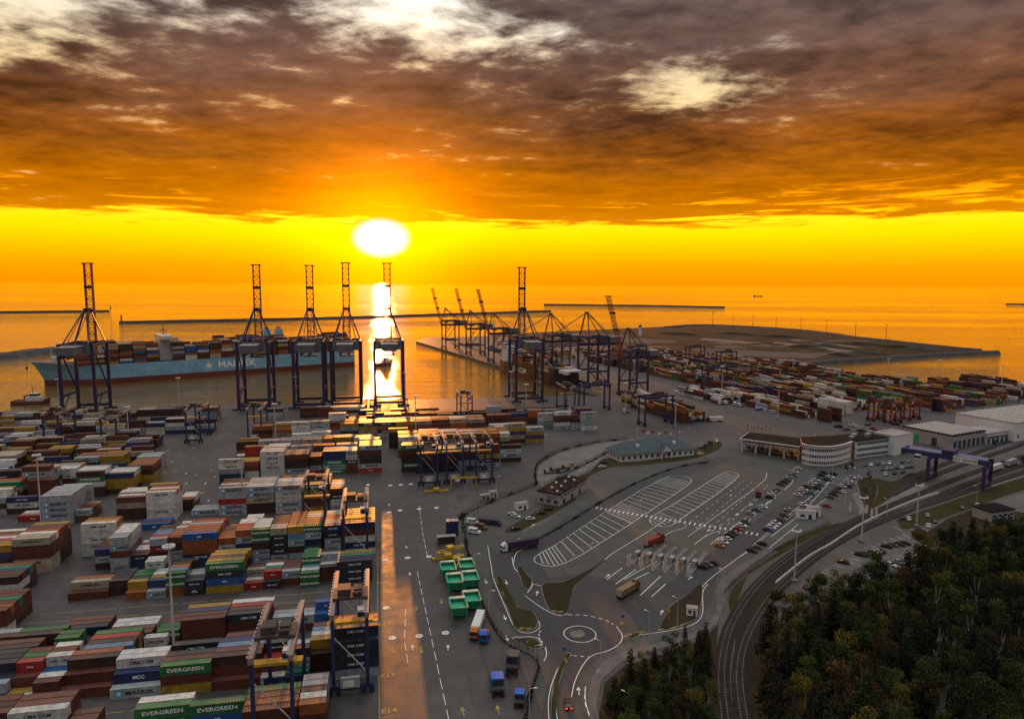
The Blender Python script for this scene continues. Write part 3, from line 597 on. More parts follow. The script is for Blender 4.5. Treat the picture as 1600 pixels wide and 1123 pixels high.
def corr(mb, x0, x1, y, z0, z1, n, dep, up=False):
    """trapezoid corrugation of a wall (y = wall plane, dep = inward) or a roof (up)"""
    st = (x1-x0)/n; xs = []
    for i in range(n):
        a = x0+i*st; xs += [(a, 0), (a+st*.3, 0), (a+st*.5, 1), (a+st*.8, 1)]
    xs.append((x1, 0))
    for (a, ia), (b, ib) in zip(xs, xs[1:]):
        if up: mb.quad((a, z0, y-dep*ia), (b, z0, y-dep*ib), (b, z1, y-dep*ib), (a, z1, y-dep*ia))
        else:
            q = [(a, y+dep*ia, z0), (b, y+dep*ib, z0), (b, y+dep*ib, z1), (a, y+dep*ia, z1)]
            mb.quad(*(q if dep > 0 else q[::-1]))
def container_meshes(L, n):
    p = .12; b = MB()
    corr(b, p, L-p, .045, p, LH-p, n, .05); corr(b, p, L-p, LW-.045, p, LH-p, n, -.05)
    for x in (0, L-p):
        for yy in (0, LW-p): b.box(x, yy, 0, x+p, yy+p, LH)
    for yy in (0, LW-p):
        for z in (0, LH-p): b.box(p, yy, z, L-p, yy+p, z+p)
    for x in (0, L-p):
        for z in (0, LH-p): b.box(x, p, z, x+p, LW-p, z+p)
    b.quad((.04, LW-p, p), (.04, p, p), (.04, p, LH-p), (.04, LW-p, LH-p)); b.quad((p, p, .1), (p, LW-p, .1), (L-p, LW-p, .1), (L-p, p, .1))
    r = MB(); corr(r, p, L-p, LH-.02, p, LW-p, n//2, .03, True)
    d = MB(); d.box(0, 0, 0, .06, LW/2-p-.02, LH-2*p)
    for yy in (.25, .8): d.bar((.09, yy, .0), (.09, yy, LH-2*p), .05)
    for z in (.5, 1.2, 1.9): d.box(.055, .02, z, .075, LW/2-p-.05, z+.05)
    e = MB()
    for i in range(6): yy = p+(LW-2*p)*i/6; e.box(L-.10, yy+.04, p, L-.05, yy+.30, LH-p)
    e.quad((L-.09, p, p), (L-.09, LW-p, p), (L-.09, LW-p, LH-p), (L-.09, p, LH-p))
    return b.mesh('shipping_container', M_['cont']), r.mesh('roof', M_['contr']), d.mesh('door', M_['cont']), e.mesh('end_wall', M_['cont'])
KM = {40: container_meshes(12.19, 34), 20: container_meshes(6.06, 17)}
def star_mesh():
    mb = MB(); 
    for i in range(7):
        a = math.pi/2+i*2*math.pi/7; b = a+math.pi/7; c = a-math.pi/7
        mb.quad((0, 0, 0), (.3*math.cos(c), .3*math.sin(c), 0), (.9*math.cos(a), .9*math.sin(a), 0), (.3*math.cos(b), .3*math.sin(b), 0))
    return mb.mesh('emblem', M_['letterw'])
STAR = star_mesh()
M_['logoblue'] = mat('pale_blue_patch', (.10, .34, .50), .5, 0)
PATCH = MB().quad((-.95, -.95, 0), (.95, -.95, 0), (.95, .95, 0), (-.95, .95, 0)).mesh('emblem_patch', M_['logoblue'])
# name, columns: photo x, y of the front left foot of the column, size, stacks from the front row back (each bottom to top)
BLK = [('bottom edge block', [
    (-72, 1172, 40, 'rrr rrd rrr'), (15, 1165, 40, 'drw drr drr'), (108, 1160, 20, 'dr dr'), (212, 1158, 40, 'bGG bGw'), (300, 1152, 40, 'yBG'), (396, 1160, 40, 'ddr dro drr rrG'), (468, 1150, 20, 'rro rrw rrd rgg rgg')]),
 ('block below pale gantry', [
    (-62, 1105, 40, 'bg bk dgk dgk rrk rrd rrr'), (12, 1108, 20, 'w y dr rrR rrG rrr'), (52, 1098, 20, 'dr dw dB rww rrr rrw'), (105, 1093, 40, 'r rr drd rro rrs rrd ryR rrG'), (180, 1092, 40, 'g r1 rdw rrw . .'), (257, 1086, 40, 'yrG yrr rrk . rrk'),
    (338, 1079, 40, 'r drd drr drs rrb rrr'), (409, 1073, 20, 'w gr dR drk dro'), (446, 1066, 20, 't dgd rgg'), (485, 1050, 20, 'dd rdy rdw rrs rrr'), (520, 1062, 40, 'gkkk gkkkk rkkky rkkkR')]),
 ('brown rows by mast', [
    (-10, 1046, 20, 'rro rrr'), (26, 1036, 40, 'rrd rrG rdG'), (97, 1010, 40, 'g2 gr'), (88, 1040, 20, 'drG'), (166, 1020, 40, 'rr rr rw'), (226, 1024, 20, 'dw rdw rk'), (259, 1012, 20, 'rG rG rr'), (297, 1008, 40, 'rrr rrr rrb'), (356, 1000, 40, 'yrk yrr yrR'),
    (431, 990, 40, 'rg rg'), (493, 985, 20, 'kB ksB rG'), (-60, 998, 40, 'wrr wro drr drt drr')]),
 ('block past open aisle', [
    (-34, 940, 40, 'gwd dwr dwp krt'), (53, 945, 40, 'Bb Bw sw'), (118, 938, 40, 'r rc'), (183, 930, 20, 'dd dk dk'), (208, 937, 20, 'o oy tk tG GG wGw'), (237, 935, 20, 'g yb wy ww'), (269, 930, 20, 'oGG oGs rro rrd'), (298, 930, 20, '3k kk kg'), (326, 927, 40, 'yBkG yBky yBkr yBky'),
    (390, 922, 20, 'R w gc'), (413, 920, 20, 'k kR kt rw'), (441, 915, 20, 'rg rr rr'), (470, 918, 20, 'GG Gw Gs rGG rGG'), (500, 908, 20, 'rd gw rgg'), (527, 911, 40, 'kkk kkb kkt')]),
 ('white stack block', [
    (-38, 898, 40, 'ydpy ydpy yddR yddw'), (22, 897, 40, 'ccrrc ccrrc ccrrw ddrrR'), (102, 896, 40, 'wwwww wwwww wwwww wwwww wwwww wwwww'), (160, 890, 20, 'dgb dgr drr'), (184, 893, 20, 'ggrgg ggrgg ggrgw'), (213, 888, 20, 'bk gr gw'), (239, 884, 20, 'ddRg ddgR grrs'), (268, 881, 20, 'ggdr gddo gddo ddbo'),
    (294, 887, 40, 'bbooB bbooo bbooo'), (350, 882, 20, 'bkgo bkgo bkgo'), (377, 880, 20, 'dbbgo dbbgo dbbgR dbbgw'), (403, 879, 20, 'ggdGG ggdGw'), (427, 877, 20, 'gkkkc gkkkc gkkkr'), (453, 874, 20, 'gdgsy gdgso gdgso gdgso'), (477, 873, 20, 'kGbgG kGbgo kGbgo kGbgo'), (508, 872, 20, 'rggkb rggkc rggkc rggkR'), (537, 868, 40, 'wbwrb wbwro wbwrc wbwry')]),
 ('near crossing block', [
    (37, 815, 40, 'R'), (75, 820, 40, 'ggggg ggggg ggggg ggggg ggggg'), (119, 815, 20, 'rg rr rr'), (183, 813, 40, 'ddcr ddcw ddcr ddbw'), (230, 814, 40, 'wwwww wwwwo wwwww wwwwR'), (280, 798, 20, 'dd do dw'), (300, 806, 40, 'g'), (217, 829, 40, 'B'), (304, 829, 40, 'R'),
    (343, 806, 40, 'ggRgg ggRgr ggRgw ggRgd'), (386, 804, 40, 'ddcgg ddcgw ddcgg ddcgg'), (431, 802, 40, 'wgwwg wgwwg wgwwg wgwww wgwww'), (474, 800, 40, 'yrryG yrryy yrryy yrryy yrryo'), (517, 797, 20, 'gwkr gwkc gwkg gwkw')]),
 ('far crossing block', [
    (-12, 788, 40, 'rrgt rrgo rrgR rrgw'), (37, 778, 40, 'dgkggr dgkggr dgkgr'), (121, 778, 40, 'ddwGd ddwGw ddwGw'), (167, 772, 40, 'dyyb dyyw dyyw'), (80, 764, 40, 'grww grww grwg'), (200, 758, 40, 'yydr yydo yydo yydo'), (118, 745, 40, 'kkbg kkbg kkbr'), (157, 742, 40, 'yyyy yyyr'), (215, 735, 40, 'ggw ggg'),
    (-14, 742, 40, 'dddc dddc dddc'), (50, 742, 40, 'rdr rdc'), (75, 722, 40, 'rry rdy'), (115, 724, 40, 'rG rGr'), (150, 724, 40, 'wgo wgw'),
    (343, 756, 40, 'kbgww kbgww kbgwc'), (367, 752, 40, 'wwro wwry'), (408, 750, 40, 'wwwwww wwwwwc wwwwww'), (446, 747, 40, 'ggddr ggddc ggddo'), (485, 742, 20, 'Rgdd Rgdd'), (506, 741, 40, 'tgtbb tgtbg'), (541, 740, 20, 'rrkwg rrkww'), (562, 739, 40, 'Rgddrg Rgddry Rgddry')]),
 ('golden block', [
    (383, 726, 40, 'ddRR ddwy'), (419, 725, 40, 'ddgg ddgw ddgw'), (455, 724, 40, 'dbgg dbgo'), (490, 723, 40, 'ddkr ddko'), (526, 721, 40, 'dgRg dgRy'), (385, 708, 40, 'drG drw'), (434, 708, 40, 'drr dro'), (473, 706, 20, 'dbR dbo'), (491, 706, 20, 'dwk dwo'), (457, 697, 40, 'www www'), (487, 700, 40, 'wwww wwgg'), (562, 712, 40, 'dgww dgwy'),
    (630, 738, 40, 'dGddrt dGddry dGddry'), (662, 737, 20, 'ddrr ddry'), (680, 736, 40, 'bdrdw bdrdy bdrdy'), (718, 733, 40, 'ggdrw ggdrc'), (748, 730, 40, 'gkyrr gkyro'), (783, 722, 40, 'dgwd'), (457, 690, 40, 'wwwww wwwww'), (486, 688, 40, 'wwwgg wwwwy'), (514, 674, 40, 'wwwww wwwwc'),
    (822, 692, 40, 'ypyg ypyc'), (797, 692, 40, 'rcpyc rcpyc'), (766, 694, 40, 'gggwg ggwwg'), (736, 698, 40, 'ddrr ddry'), (702, 700, 40, 'dggr dggo'), (660, 700, 40, 'ddsg ddsy'), (624, 703, 40, 'ddkr ddky'), (608, 702, 40, 'dddkr dddky'), (867, 671, 40, 'gwdrw ggdrr'), (893, 671, 20, 'ggd ggdr'), (908, 672, 40, 'wgggg wgggr'), (842, 668, 40, 'ggwg ggwc')])]
REC = []; OCC = {}; SK = []
def free(u0, u1, v0, v1):
    return all(u1 <= a or u0 >= b or v1 <= c or v0 >= d for (a, b, c, d) in OCC.get('y', ()))
def put_stack(u, v, L, st, info):
    for du in (0, .25, -.25, .5, -.5, .8, -.8, 1.2, -1.2, 1.7, -1.7, 2.3, -2.3):
        if free(u+du+.04, u+du+L-.04, v+.04, v+LW-.04):
            OCC.setdefault('y', []).append((u+du, u+du+L, v, v+LW))
            for t, c in enumerate(st):
                REC.append(dict(p=UV(u+du, v, t*LH), rz=A, L=L, c=c, t=t, n=len(st), front=info['front'], **{k: info[k] for k in ('blk', 'col', 'row')}))
            return True
    SK.append(info); return False
GRID0 = 2.62; EXT = {'white stack block': 3, 'near crossing block': 2, 'far crossing block': 2, 'brown rows by mast': 1, 'block past open aisle': 1}
for name, cols in BLK:
    cols = sorted(cols, key=lambda c: -toUV(G(c[0], c[1]))[0]); seen = {}
    for ci, (x, yy, size, rows) in enumerate(cols):
        u, v = toUV(G(x, yy)); L = 12.19 if size == 40 else 6.06; prev = 0
        rows = rows.split(); rows += [rows[-1] if random.Random(x+k).random() < .5 else rows[-1][:-1]+random.Random(x*3+k).choice('rodwgyc') for k in range(EXT.get(name, 0))]
        for ri, st in enumerate(rows):
            if st == '.': prev = 0; continue
            put_stack(u, v+ri*GRID0, L, st, dict(blk=name, col=ci, row=ri, front=prev)); prev = len(st)
def generic(name, u0, u1, v0, nrow, tmin, tmax, pal, p20=.3, seed=1, gap=.12):
    r = random.Random(seed); u = u0; ci = 0
    while u < u1-6:
        L = 6.06 if r.random() < p20 else 12.19
        if r.random() > gap:
            h = r.randint(tmin, tmax); prev = 0
            for k in range(nrow):
                hh = max(1, min(tmax, h+r.choice((-1, 0, 0, 0, 1)))); st = ''.join(r.choice(pal) for _ in range(hh))
                if put_stack(u, v0+k*GRID0, L, st, dict(blk=name, col=ci, row=k, front=prev)): prev = hh
        u += L+.35; ci += 1
vq = lambda x, yy: toUV(G(x, yy))[1]
uq = lambda x, yy: toUV(G(x, yy))[0]
generic('left field', uq(-60, 722), uq(150, 715), vq(75, 724), 5, 2, 3, 'rrdgwydk', .15, 3)
generic('left field', uq(-70, 700), uq(255, 700), vq(120, 704), 5, 2, 4, 'rrdggwbdyk', .15, 4)
generic('left field', uq(-80, 680), uq(320, 680), vq(120, 683), 5, 2, 4, 'rrddgwcdyb', .2, 5)
for k in range(7):
    v0 = vq(75, 800)+k*18.4
    if v0 < QV-58: generic('left field', -430, uq(236, 720)-2, v0, 5, 2, 4, 'rrddgwcdybk', .2, 60+k, .06)
generic('quayside field', uq(-90, 664), uq(330, 664), vq(120, 665), 5, 3, 4, 'rrddgwcdys', .2, 6)
generic('golden block', uq(622, 706), uq(800, 706), vq(700, 712), 9, 5, 5, 'rrdowckgyo', .2, 12, .0)
generic('golden block', uq(383, 700), uq(596, 700), vq(480, 712), 4, 4, 4, 'rrdowcgyo', .2, 13, .0)
generic('golden block', uq(400, 684), uq(760, 684), vq(560, 684), 6, 4, 4, 'rrdowckgyo', .2, 8, .0)
generic('golden block', uq(520, 664), uq(925, 664), vq(700, 667), 5, 3, 4, 'rrrdobckgp', .2, 9, .02)
generic('quayside field', uq(420, 650), uq(560, 650), vq(500, 652), 3, 3, 3, 'rrdgwr', .1, 10, .05)
generic('quayside field', uq(560, 650), uq(840, 650), vq(700, 652), 2, 2, 3, 'rrdgbdr', .1, 11, .2)
# second terminal across the basin, its rows turned to run beside its own quay
TD = (c0-t1tip); TD.z = 0; TD.normalize(); TN = Vector((-TD.y, TD.x, 0))      # along the far quay towards the camera, and inland
TRZ = math.atan2(TD.y, TD.x)
def t1block(px, py, na, nb, tmin, tmax, pal, seed, name, skip=.12):
    r = random.Random(seed); o = G(px, py)
    for i in range(na):
        for j in range(nb):
            if r.random() < skip: continue
            h = r.randint(tmin, tmax); p = o-TD*(i*12.6)+TN*(j*2.62)
            for t in range(h):
                REC.append(dict(p=p+Vector((0, 0, t*LH)), rz=TRZ, L=12.19, c=r.choice(pal), t=t, n=h, front=0 if i == 0 or j == 0 else h-1, blk=name, col=j, row=i))
P1 = 'rrrrdddgwcoybk'
T1 = [(1052, 657, 7, 8, 3, 5, P1, 'dark block beside the far quay'), (1110, 628, 5, 9, 2, 3, 'rrdwwgc', 'field behind the far quay'), (1175, 632, 5, 8, 2, 3, 'rrdogwc', 'field behind the far quay'), (1232, 650, 5, 6, 2, 3, 'rrdrwgy', 'brown end stacks'), (1276, 656, 1, 5, 4, 4, 'drd', 'brown end stacks'), (1296, 644, 2, 5, 4, 4, 'wwww', 'white reefer stack'),
      (1300, 626, 6, 8, 3, 4, 'rrdygwc', 'field behind the far quay'), (1376, 638, 6, 7, 3, 5, 'rrdyGtgd', 'stacks behind the red cranes'), (1450, 640, 5, 6, 4, 5, 'rrdydb', 'stacks behind the red cranes'), (1500, 618, 4, 8, 3, 5, 'rrddpdo', 'dark stacks by the channel'), (1555, 612, 4, 8, 3, 5, 'ddrpkd', 'dark stacks by the channel'), (1610, 622, 2, 5, 5, 5, 'wgw', 'white end stack'),
      (880, 560, 8, 5, 2, 4, 'rrdoyg', 'far field'), (930, 555, 6, 6, 2, 3, 'rrdoyg', 'far field'), (990, 556, 6, 8, 1, 3, 'rrdowg', 'far field'), (780, 548, 6, 3, 1, 2, 'rdgw', 'pier stacks'), (730, 541, 5, 2, 1, 2, 'rdg', 'pier stacks')]
for i, (x, yy, na, nb, a, b, pal, nm) in enumerate(T1): t1block(x, yy, na, nb, a, b, pal, 40+i, nm)
POLY = [G(*q) for q in [(912, 556), (1000, 549), (1080, 558), (1180, 570), (1222, 576), (1330, 592), (1450, 605), (1560, 614), (1590, 622), (1500, 636), (1440, 640), (1372, 634), (1290, 640), (1200, 632), (1150, 622), (1090, 622), (1064, 604), (1000, 596), (935, 588)]]
def within(p, poly):
    c = False; n = len(poly)
    for i in range(n):
        a, b = poly[i], poly[(i+1) % n]
        if (a.y > p.y) != (b.y > p.y) and p.x < (b.x-a.x)*(p.y-a.y)/(b.y-a.y)+a.x: c = not c
    return c
r9 = random.Random(77); o9 = G(912, 556); taken = [q['p'] for q in REC if q['rz'] == TRZ and q['t'] == 0]
cells = {}
for p in taken: cells.setdefault((int(p.x//16), int(p.y//16)), []).append(p)
for j in range(-10, 130):
    jj, ja = divmod(j, 9)
    if ja > 6: continue
    for i in range(-4, 60):
        ii, ia = divmod(i, 8)
        if ia == 7: continue
        p = o9+TD*(i*12.7)+TN*(j*2.62+jj*5)
        if not within(p, POLY) or r9.random() < .05: continue
        if any(abs((p-t).dot(TD)) < 12.4 and abs((p-t).dot(TN)) < 2.5 for a in (-1, 0, 1) for b in (-1, 0, 1) for t in cells.get((int(p.x//16)+a, int(p.y//16)+b), ())): continue
        rb = random.Random(jj*100+ii); base = rb.choice((2, 3, 3, 3, 4)); pal = rb.choice(('rrdoygrd', 'rrrddgw', 'rrdrwgcd', 'rddbprd', 'rrdGgydr')); h = max(1, base+r9.choice((-1, 0, 0, 0, 0, 1)))
        for t in range(h): REC.append(dict(p=p+Vector((0, 0, t*LH)), rz=TRZ, L=12.19, c=r9.choice(pal), t=t, n=h, front=0 if ia in (0, 6) or ja in (0, 6) else h-1, blk='far field', col=j+20, row=i+4))
for x, yy, c in [(1253, 637, 'R'), (1262, 650, 'w'), (1284, 648, 'w'), (1240, 628, 'w'), (1200, 645, 'g')]:
    REC.append(dict(p=G(x, yy), rz=TRZ+.5, L=6.06, c=c, t=0, n=1, front=0, blk='loose on the crossing', col=0, row=0))
# which containers show largest: sight lines to the front, end and roof of each
from mathutils.bvhtree import BVHTree
bv, bf = [], []
for q in REC:
    c, sn = math.cos(q['rz']), math.sin(q['rz']); k = len(bv); L = q['L']
    for z in (0, LH):
        for x, yy in ((0, 0), (L, 0), (L, LW), (0, LW)): bv.append((q['p'].x+x*c-yy*sn, q['p'].y+x*sn+yy*c, q['p'].z+z))
    bf += [(k, k+1, k+5, k+4), (k+1, k+2, k+6, k+5), (k+2, k+3, k+7, k+6), (k+3, k, k+4, k+7), (k+4, k+5, k+6, k+7)]
TREE = BVHTree.FromPolygons(bv, bf); EYE = Vector((0, 0, CAMH))
for q in REC:
    c, sn = math.cos(q['rz']), math.sin(q['rz']); L = q['L']; f = t_ = 0
    def sees(x, yy, z):
        p = Vector((q['p'].x+x*c-yy*sn, q['p'].y+x*sn+yy*c, q['p'].z+z)); x2, y2 = PX(p)
        if not (-5 < x2 < 1605 and y2 < 1126): return 0
        d = p-EYE; l = d.length; h = TREE.ray_cast(EYE, d/l, l-.12); return 0 if h[0] else 1
    xm = q['p'].length
    q['top'] = q['t'] == q['n']-1
    f = sum(sees(L*a, -.02, LH*b) for a in (.12, .5, .88) for b in (.25, .75))/6
    e = (sees(L+.02, LW*.3, LH*.6)+sees(L+.02, LW*.7, LH*.6)+sees(-.02, LW*.5, LH*.6))/3
    t_ = sum(sees(L*a, LW*b, LH+.02) for a in (.12, .5, .88) for b in (.3, .7))/6 if q['top'] else 0
    q['vis'] = f+e+t_ > 0; q['in'] = q['vis']; q['f'] = f
    q['s'] = (f*L*LH+e*LW*LH*.35+t_*L*LW*min(1., CAMH/xm))/xm**2
REC.sort(key=lambda q: -q['s'])
print('RECS', len(REC), 'skipped', [(s['blk'], s['col'], s['row']) for s in SK if s['blk'] not in ('left field', 'quayside field')][:60])
IND, REST = REC[:300], REC[300:]
ORD = ['front', 'second', 'third', 'fourth', 'fifth', 'sixth', 'seventh', 'eighth', 'ninth', 'tenth']
ORC = ['first', 'second', 'third', 'fourth', 'fifth', 'sixth', 'seventh', 'eighth', 'ninth', 'tenth', 'eleventh', 'twelfth', 'thirteenth', 'fourteenth', 'fifteenth', 'sixteenth', 'seventeenth', 'eighteenth', 'nineteenth', 'twentieth', 'last', 'very last']
NUM = 'one two three four five six seven eight nine ten eleven twelve thirteen fourteen fifteen sixteen seventeen eighteen nineteen twenty twenty-one twenty-two twenty-three twenty-four twenty-five'.split()
def lettering(q, o):
    c = q['c']; L = q['L']; big = L > 8; s = None; off = 0; m = 'letterw'; k = 1. if big else .72
    if c == 'G' or c == 't': s = 'EVERGREEN'; z = 1.35*k
    elif c == 'g' and rnd.random() < .8: s = 'MAERSK'; z = 1.5*k; m = 'letterk'; off = .9*k
    elif c in 'wc' and rnd.random() < .75: s = 'CMA CGM' if c == 'w' else rnd.choice(('CMA CGM', 'HAMBURG')); z = 1.25*k; m = 'letterk'
    elif c == 'k': s = 'CMA CGM'; z = .95*k
    elif c == '1': s = 'MCC'; z = 1.3
    elif c == '2': s = 'Safmarine'; z = 1.7
    elif c == '3': s = 'APL'; z = 1.1
    elif c in 'bB' and rnd.random() < .5: s = 'APL' if c == 'B' else 'CMA CGM'; z = 1.0*k
    elif c == 'R' and rnd.random() < .5: s = 'Hapag'; z = .9*k
    if not s: return
    w = link('lettering', text_mesh(s, z, m, bold=True, sx=1.25 if c in 'Gg' else 1.), o, (L/2+off, -.012, 1.3)); w.rotation_euler = (math.pi/2, 0, 0)
    if s == 'MAERSK':
        e = link('emblem_patch', PATCH, o, (1.7*k+.4, -.010, 1.3)); e.rotation_euler = (math.pi/2, 0, 0); e.scale = (k, k, k)
        st = link('emblem', STAR, e, (0, 0, .012))
USED = set()
for q in IND:
    b, r, d, e = KM[40 if q['L'] > 8 else 20]; col, cn = CC[q['c']]; j = rnd.uniform(.82, 1.15); col = tuple(min(.8, c*j*rnd.uniform(.96, 1.04)) for c in col)
    o = link('shipping_container', b, None, q['p'], q['rz'], col)
    tn = 'alone' if q['n'] == 1 else 'top tier' if q['top'] else 'bottom tier' if q['t'] == 0 else ORC[q['t']]+' tier'
    lab = '%s %s container, %s, %s row, column %s from lane, %s' % (cn, 'long' if q['L'] > 8 else 'short', tn, ORD[min(q['row'], 9)], NUM[min(q['col'], 24)], q['blk'])
    tag(o, lab, 'shipping container', 'shipping containers stacked in the yard')
    link('roof', r, o, color=col)
    if rnd.random() < .55:
        for yy in (.13, LW/2+.01): link('door', d, o, (q['L']-.10, yy, .12), color=col)
    else: link('end_wall', e, o, color=col)
    if q['f'] > .3: lettering(q, o)
mb = MB(); mb.c = []
def stuff_box(mb, q, n, col):
    L = q['L']; c, s = math.cos(q['rz']), math.sin(q['rz']); k = len(mb.v); t = MB()
    if n:
        corr(t, 0, L, 0, 0, LH, n, .06); t.quad((0, LW, 0), (0, 0, 0), (0, 0, LH), (0, LW, LH)); t.quad((L, 0, 0), (L, LW, 0), (L, LW, LH), (L, 0, LH))
        corr(t, 0, L, LW, 0, LH, n, -.06); t.quad((0, 0, LH-.02), (L, 0, LH-.02), (L, LW, LH-.02), (0, LW, LH-.02))
        for yy in (0, LW-.12): t.box(0, yy, LH-.12, L, yy+.12, LH+.01)
    else: t.box(.03, .03, 0, L-.03, LW-.03, LH-.03)
    p = q['p']
    mb.v += [(p.x+x*c-yy*s, p.y+x*s+yy*c, p.z+z) for x, yy, z in t.v]
    mb.f += [tuple(i+k for i in f) for f in t.f]; mb.c += [col]*len(t.f)
for q in REST:
    j = rnd.uniform(.8, 1.15); col = tuple(min(.8, c*j) for c in CC[q['c']][0]); d = q['p'].length
    stuff_box(mb, q, (14 if q['L'] > 8 else 7) if q['vis'] and q['in'] and d < 700 else 0, col)
STK = tag(mb.build('container_stacks', M_['conta']), 'mass of stacked shipping containers in many colours farther back in the port', kind='stuff')
LETJ = {'letterw': MB(), 'letterk': MB()}
for q in REST:
    if q['f'] < .5 or q['p'].length > 520: continue
    c = q['c']; w = {'G': 'EVERGREEN', 't': 'EVERGREEN', 'g': 'MAERSK', 'w': 'CMA CGM', 'c': 'HAMBURG', 'k': 'CMA CGM'}.get(c)
    if not w or rnd.random() < .3: continue
    k = 1. if q['L'] > 8 else .7; m = 'letterk' if c in 'gwc' else 'letterw'; me = text_mesh(w, 1.3*k, m, bold=True); J = LETJ[m]; cs, sn = math.cos(q['rz']), math.sin(q['rz']); n = len(J.v); P_ = q['p']
    for v in me.vertices: x, z = q['L']/2+v.co.x, 1.3+v.co.y; J.v.append((P_.x+x*cs+.03*sn, P_.y+x*sn-.03*cs, P_.z+z))
    J.f += [tuple(i+n for i in p.vertices) for p in me.polygons]
for m, J in LETJ.items(): tag(J.build('lettering', M_[m], STK), kind='stuff')
# ------------------------------------------------------------------ ship to shore cranes
def sts_crane(loc, rz, label, bt=1., Wd=24., gauge=30., hp=57., tip=126., apex=83., boomang=0., back=24., col='blue', s=1., boom=True, group='ship to shore cranes along the main quay'):
    """local x along the quay, local y towards the water; y=0 is the waterside rail"""
    o = empty('quay_crane', loc, rz); o.scale = (s, s, s); tag(o, label, 'crane', group); B = M_['stsblue']; wl_, hw = 2.3, Wd/2; gz = hp-8.5
    for sx in (-1, 1):
        for yy in (0, -gauge):
            MB().bar((sx*hw, yy, 2.2), (sx*hw, yy, hp), wl_, 1.6).build('leg', B, o)
            g = MB().bar((sx*hw-5, yy, 1.6), (sx*hw+5, yy, 1.6), 1.1, 1.2)
            for k in (-4, -1.5, 1.5, 4): g.tube((sx*hw+k, yy-.6, .6), (sx*hw+k, yy+.6, .6), .6, 10)
            g.build('bogie', M_['dark'], o)
        MB().bar((sx*hw, 0, 16), (sx*hw, -gauge, 16), 1.3, 2.).build('side_beam', B, o)
        MB().bar((sx*hw, 0, hp-1), (sx*hw, -gauge, hp-1), 1.3, 2.).build('side_beam', B, o)
        MB().bar((sx*hw, -.8, 17), (sx*hw, -gauge+.8, hp-3), .9).build('diagonal_brace', B, o)
        MB().bar((sx*hw, -gauge*.5, 16), (sx*hw, -gauge+.5, 3.5), .8).build('diagonal_brace', B, o)
    for yy in (0, -gauge):
        MB().bar((-hw, yy, 4.2), (hw, yy, 4.2), 1.4, 2.2).build('sill_beam', B, o)
        MB().bar((-hw, yy, hp-1.2), (hw, yy, hp-1.2), 1.6, 3.).build('portal_beam', B, o)
    for sx in (-1, 1): MB().bar((sx*3.2, 3, gz), (sx*3.2, -gauge-back, gz), 1.3, 2.6).build('back_girder', B, o)
    m = MB().box(-6.4, -gauge-back+4, gz+1.4, 6.4, -gauge-2, gz+7.2); h = m.build('machinery_house', M_['housegrey'], o)
    r = MB().box(-6.7, -gauge-back+3.7, gz+7.2, 6.7, -gauge-1.7, gz+7.6); r.build('house_roof', M_['roofgrey'], h)
    MB().box(-hw+1.2, -gauge-1.3, hp-7.5, hw-1.2, -gauge-1.0, hp-.4).build('wind_panel', M_['housegrey'], o)
    fr = MB()
    for sx in (-1, 1):
        fr.bar((sx*hw*.93, -1, hp), (sx*1.9, -3, apex), 1.0); fr.bar((sx*hw*.75, -gauge, hp), (sx*1.9, -4, apex), .7)
        fr.bar((sx*3.2, -gauge-back+5, gz+1), (sx*1.6, -4, apex), .45)
    fr.bar((-2.4, -3.4, apex), (2.4, -3.4, apex), 2.2, 1.6); fr.box(-3.2, -5.2, apex+.8, 3.2, -1.6, apex+1.1)
    fr.bar((hw*.45, -2, hp+14), (hw*.45+2.4, -2, hp+18), .25); fr.bar((-hw*.45, -2, hp+14), (-hw*.45-3.4, -2, hp+18), .25); fr.bar((-hw*.45-3.4, -2, hp+18), (-hw*.3-1, -2, hp+21), .2)
    fr.build('a_frame', B, o)
    ca = math.radians(boomang)
    if boom:
        a = Vector((0, 3.5, gz)); d = Vector((0, math.sin(ca), math.cos(ca))); Lb = (tip-gz)/math.cos(ca)
        bm = MB(); bm.lattice(a, a+d*Lb, 5.4, max(8, int(Lb/4.6)), .46*bt, 3.)
        for sx in (-1, 1): bm.bar(a+Vector((sx*2.7, 0, 0)), a+d*Lb+Vector((sx*2.7, 0, 0)), 1.0*bt, .8*bt)
        bo = bm.build('boom', M_['boomred'], o)
        e = a+d*Lb; MB().box(e.x-4.2, e.y-2, e.z, e.x+4.2, e.y+2, e.z+.9).build('boom_tip_platform', B, bo)
        for t in (.45, .72): q = a+d*Lb*t; MB().box(q.x-3.2, q.y-2.2, q.z, q.x+3.2, q.y+1.6, q.z+2.4).build('boom_hinge', B, bo)
        st = MB()
        for sx in (-1, 1): st.bar((sx*1.7, -3, apex), a+d*Lb*.5+Vector((sx*2, 0, 0)), .28)
        st.build('forestay', B, o)
    else:
        a = Vector((0, 3.5, gz)); Lb = 62.; bm = MB(); bm.lattice(a, a+Vector((0, Lb, 0)), 5., 12, .35, 2.6); bm.build('boom', B, o)
        st = MB()
        for sx in (-1, 1): st.bar((sx*1.7, -3, apex), a+Vector((sx*2, Lb*.8, 1)), .4)
        st.build('forestay', B, o)
    c = MB().box(-1.6, -8, hp-4.6, 1.6, -4.6, hp-1.6); k = c.build('operator_cab', M_['white'], o); MB().box(-1.65, -4.7, hp-4.2, 1.65, -4.5, hp-2.2).build('window', M_['glass'], k)
    tr = MB().box(-4.2, -10, hp-1.2, 4.2, -2, hp+.2); [tr.bar((sx*2, -6, hp-1), (sx*2, -6, hp-14), .12) for sx in (-1, 1)]; tr.box(-6, -7.2, hp-15, 6, -4.8, hp-13.8); tr.build('trolley', M_['dark'], o)
    sp = MB()
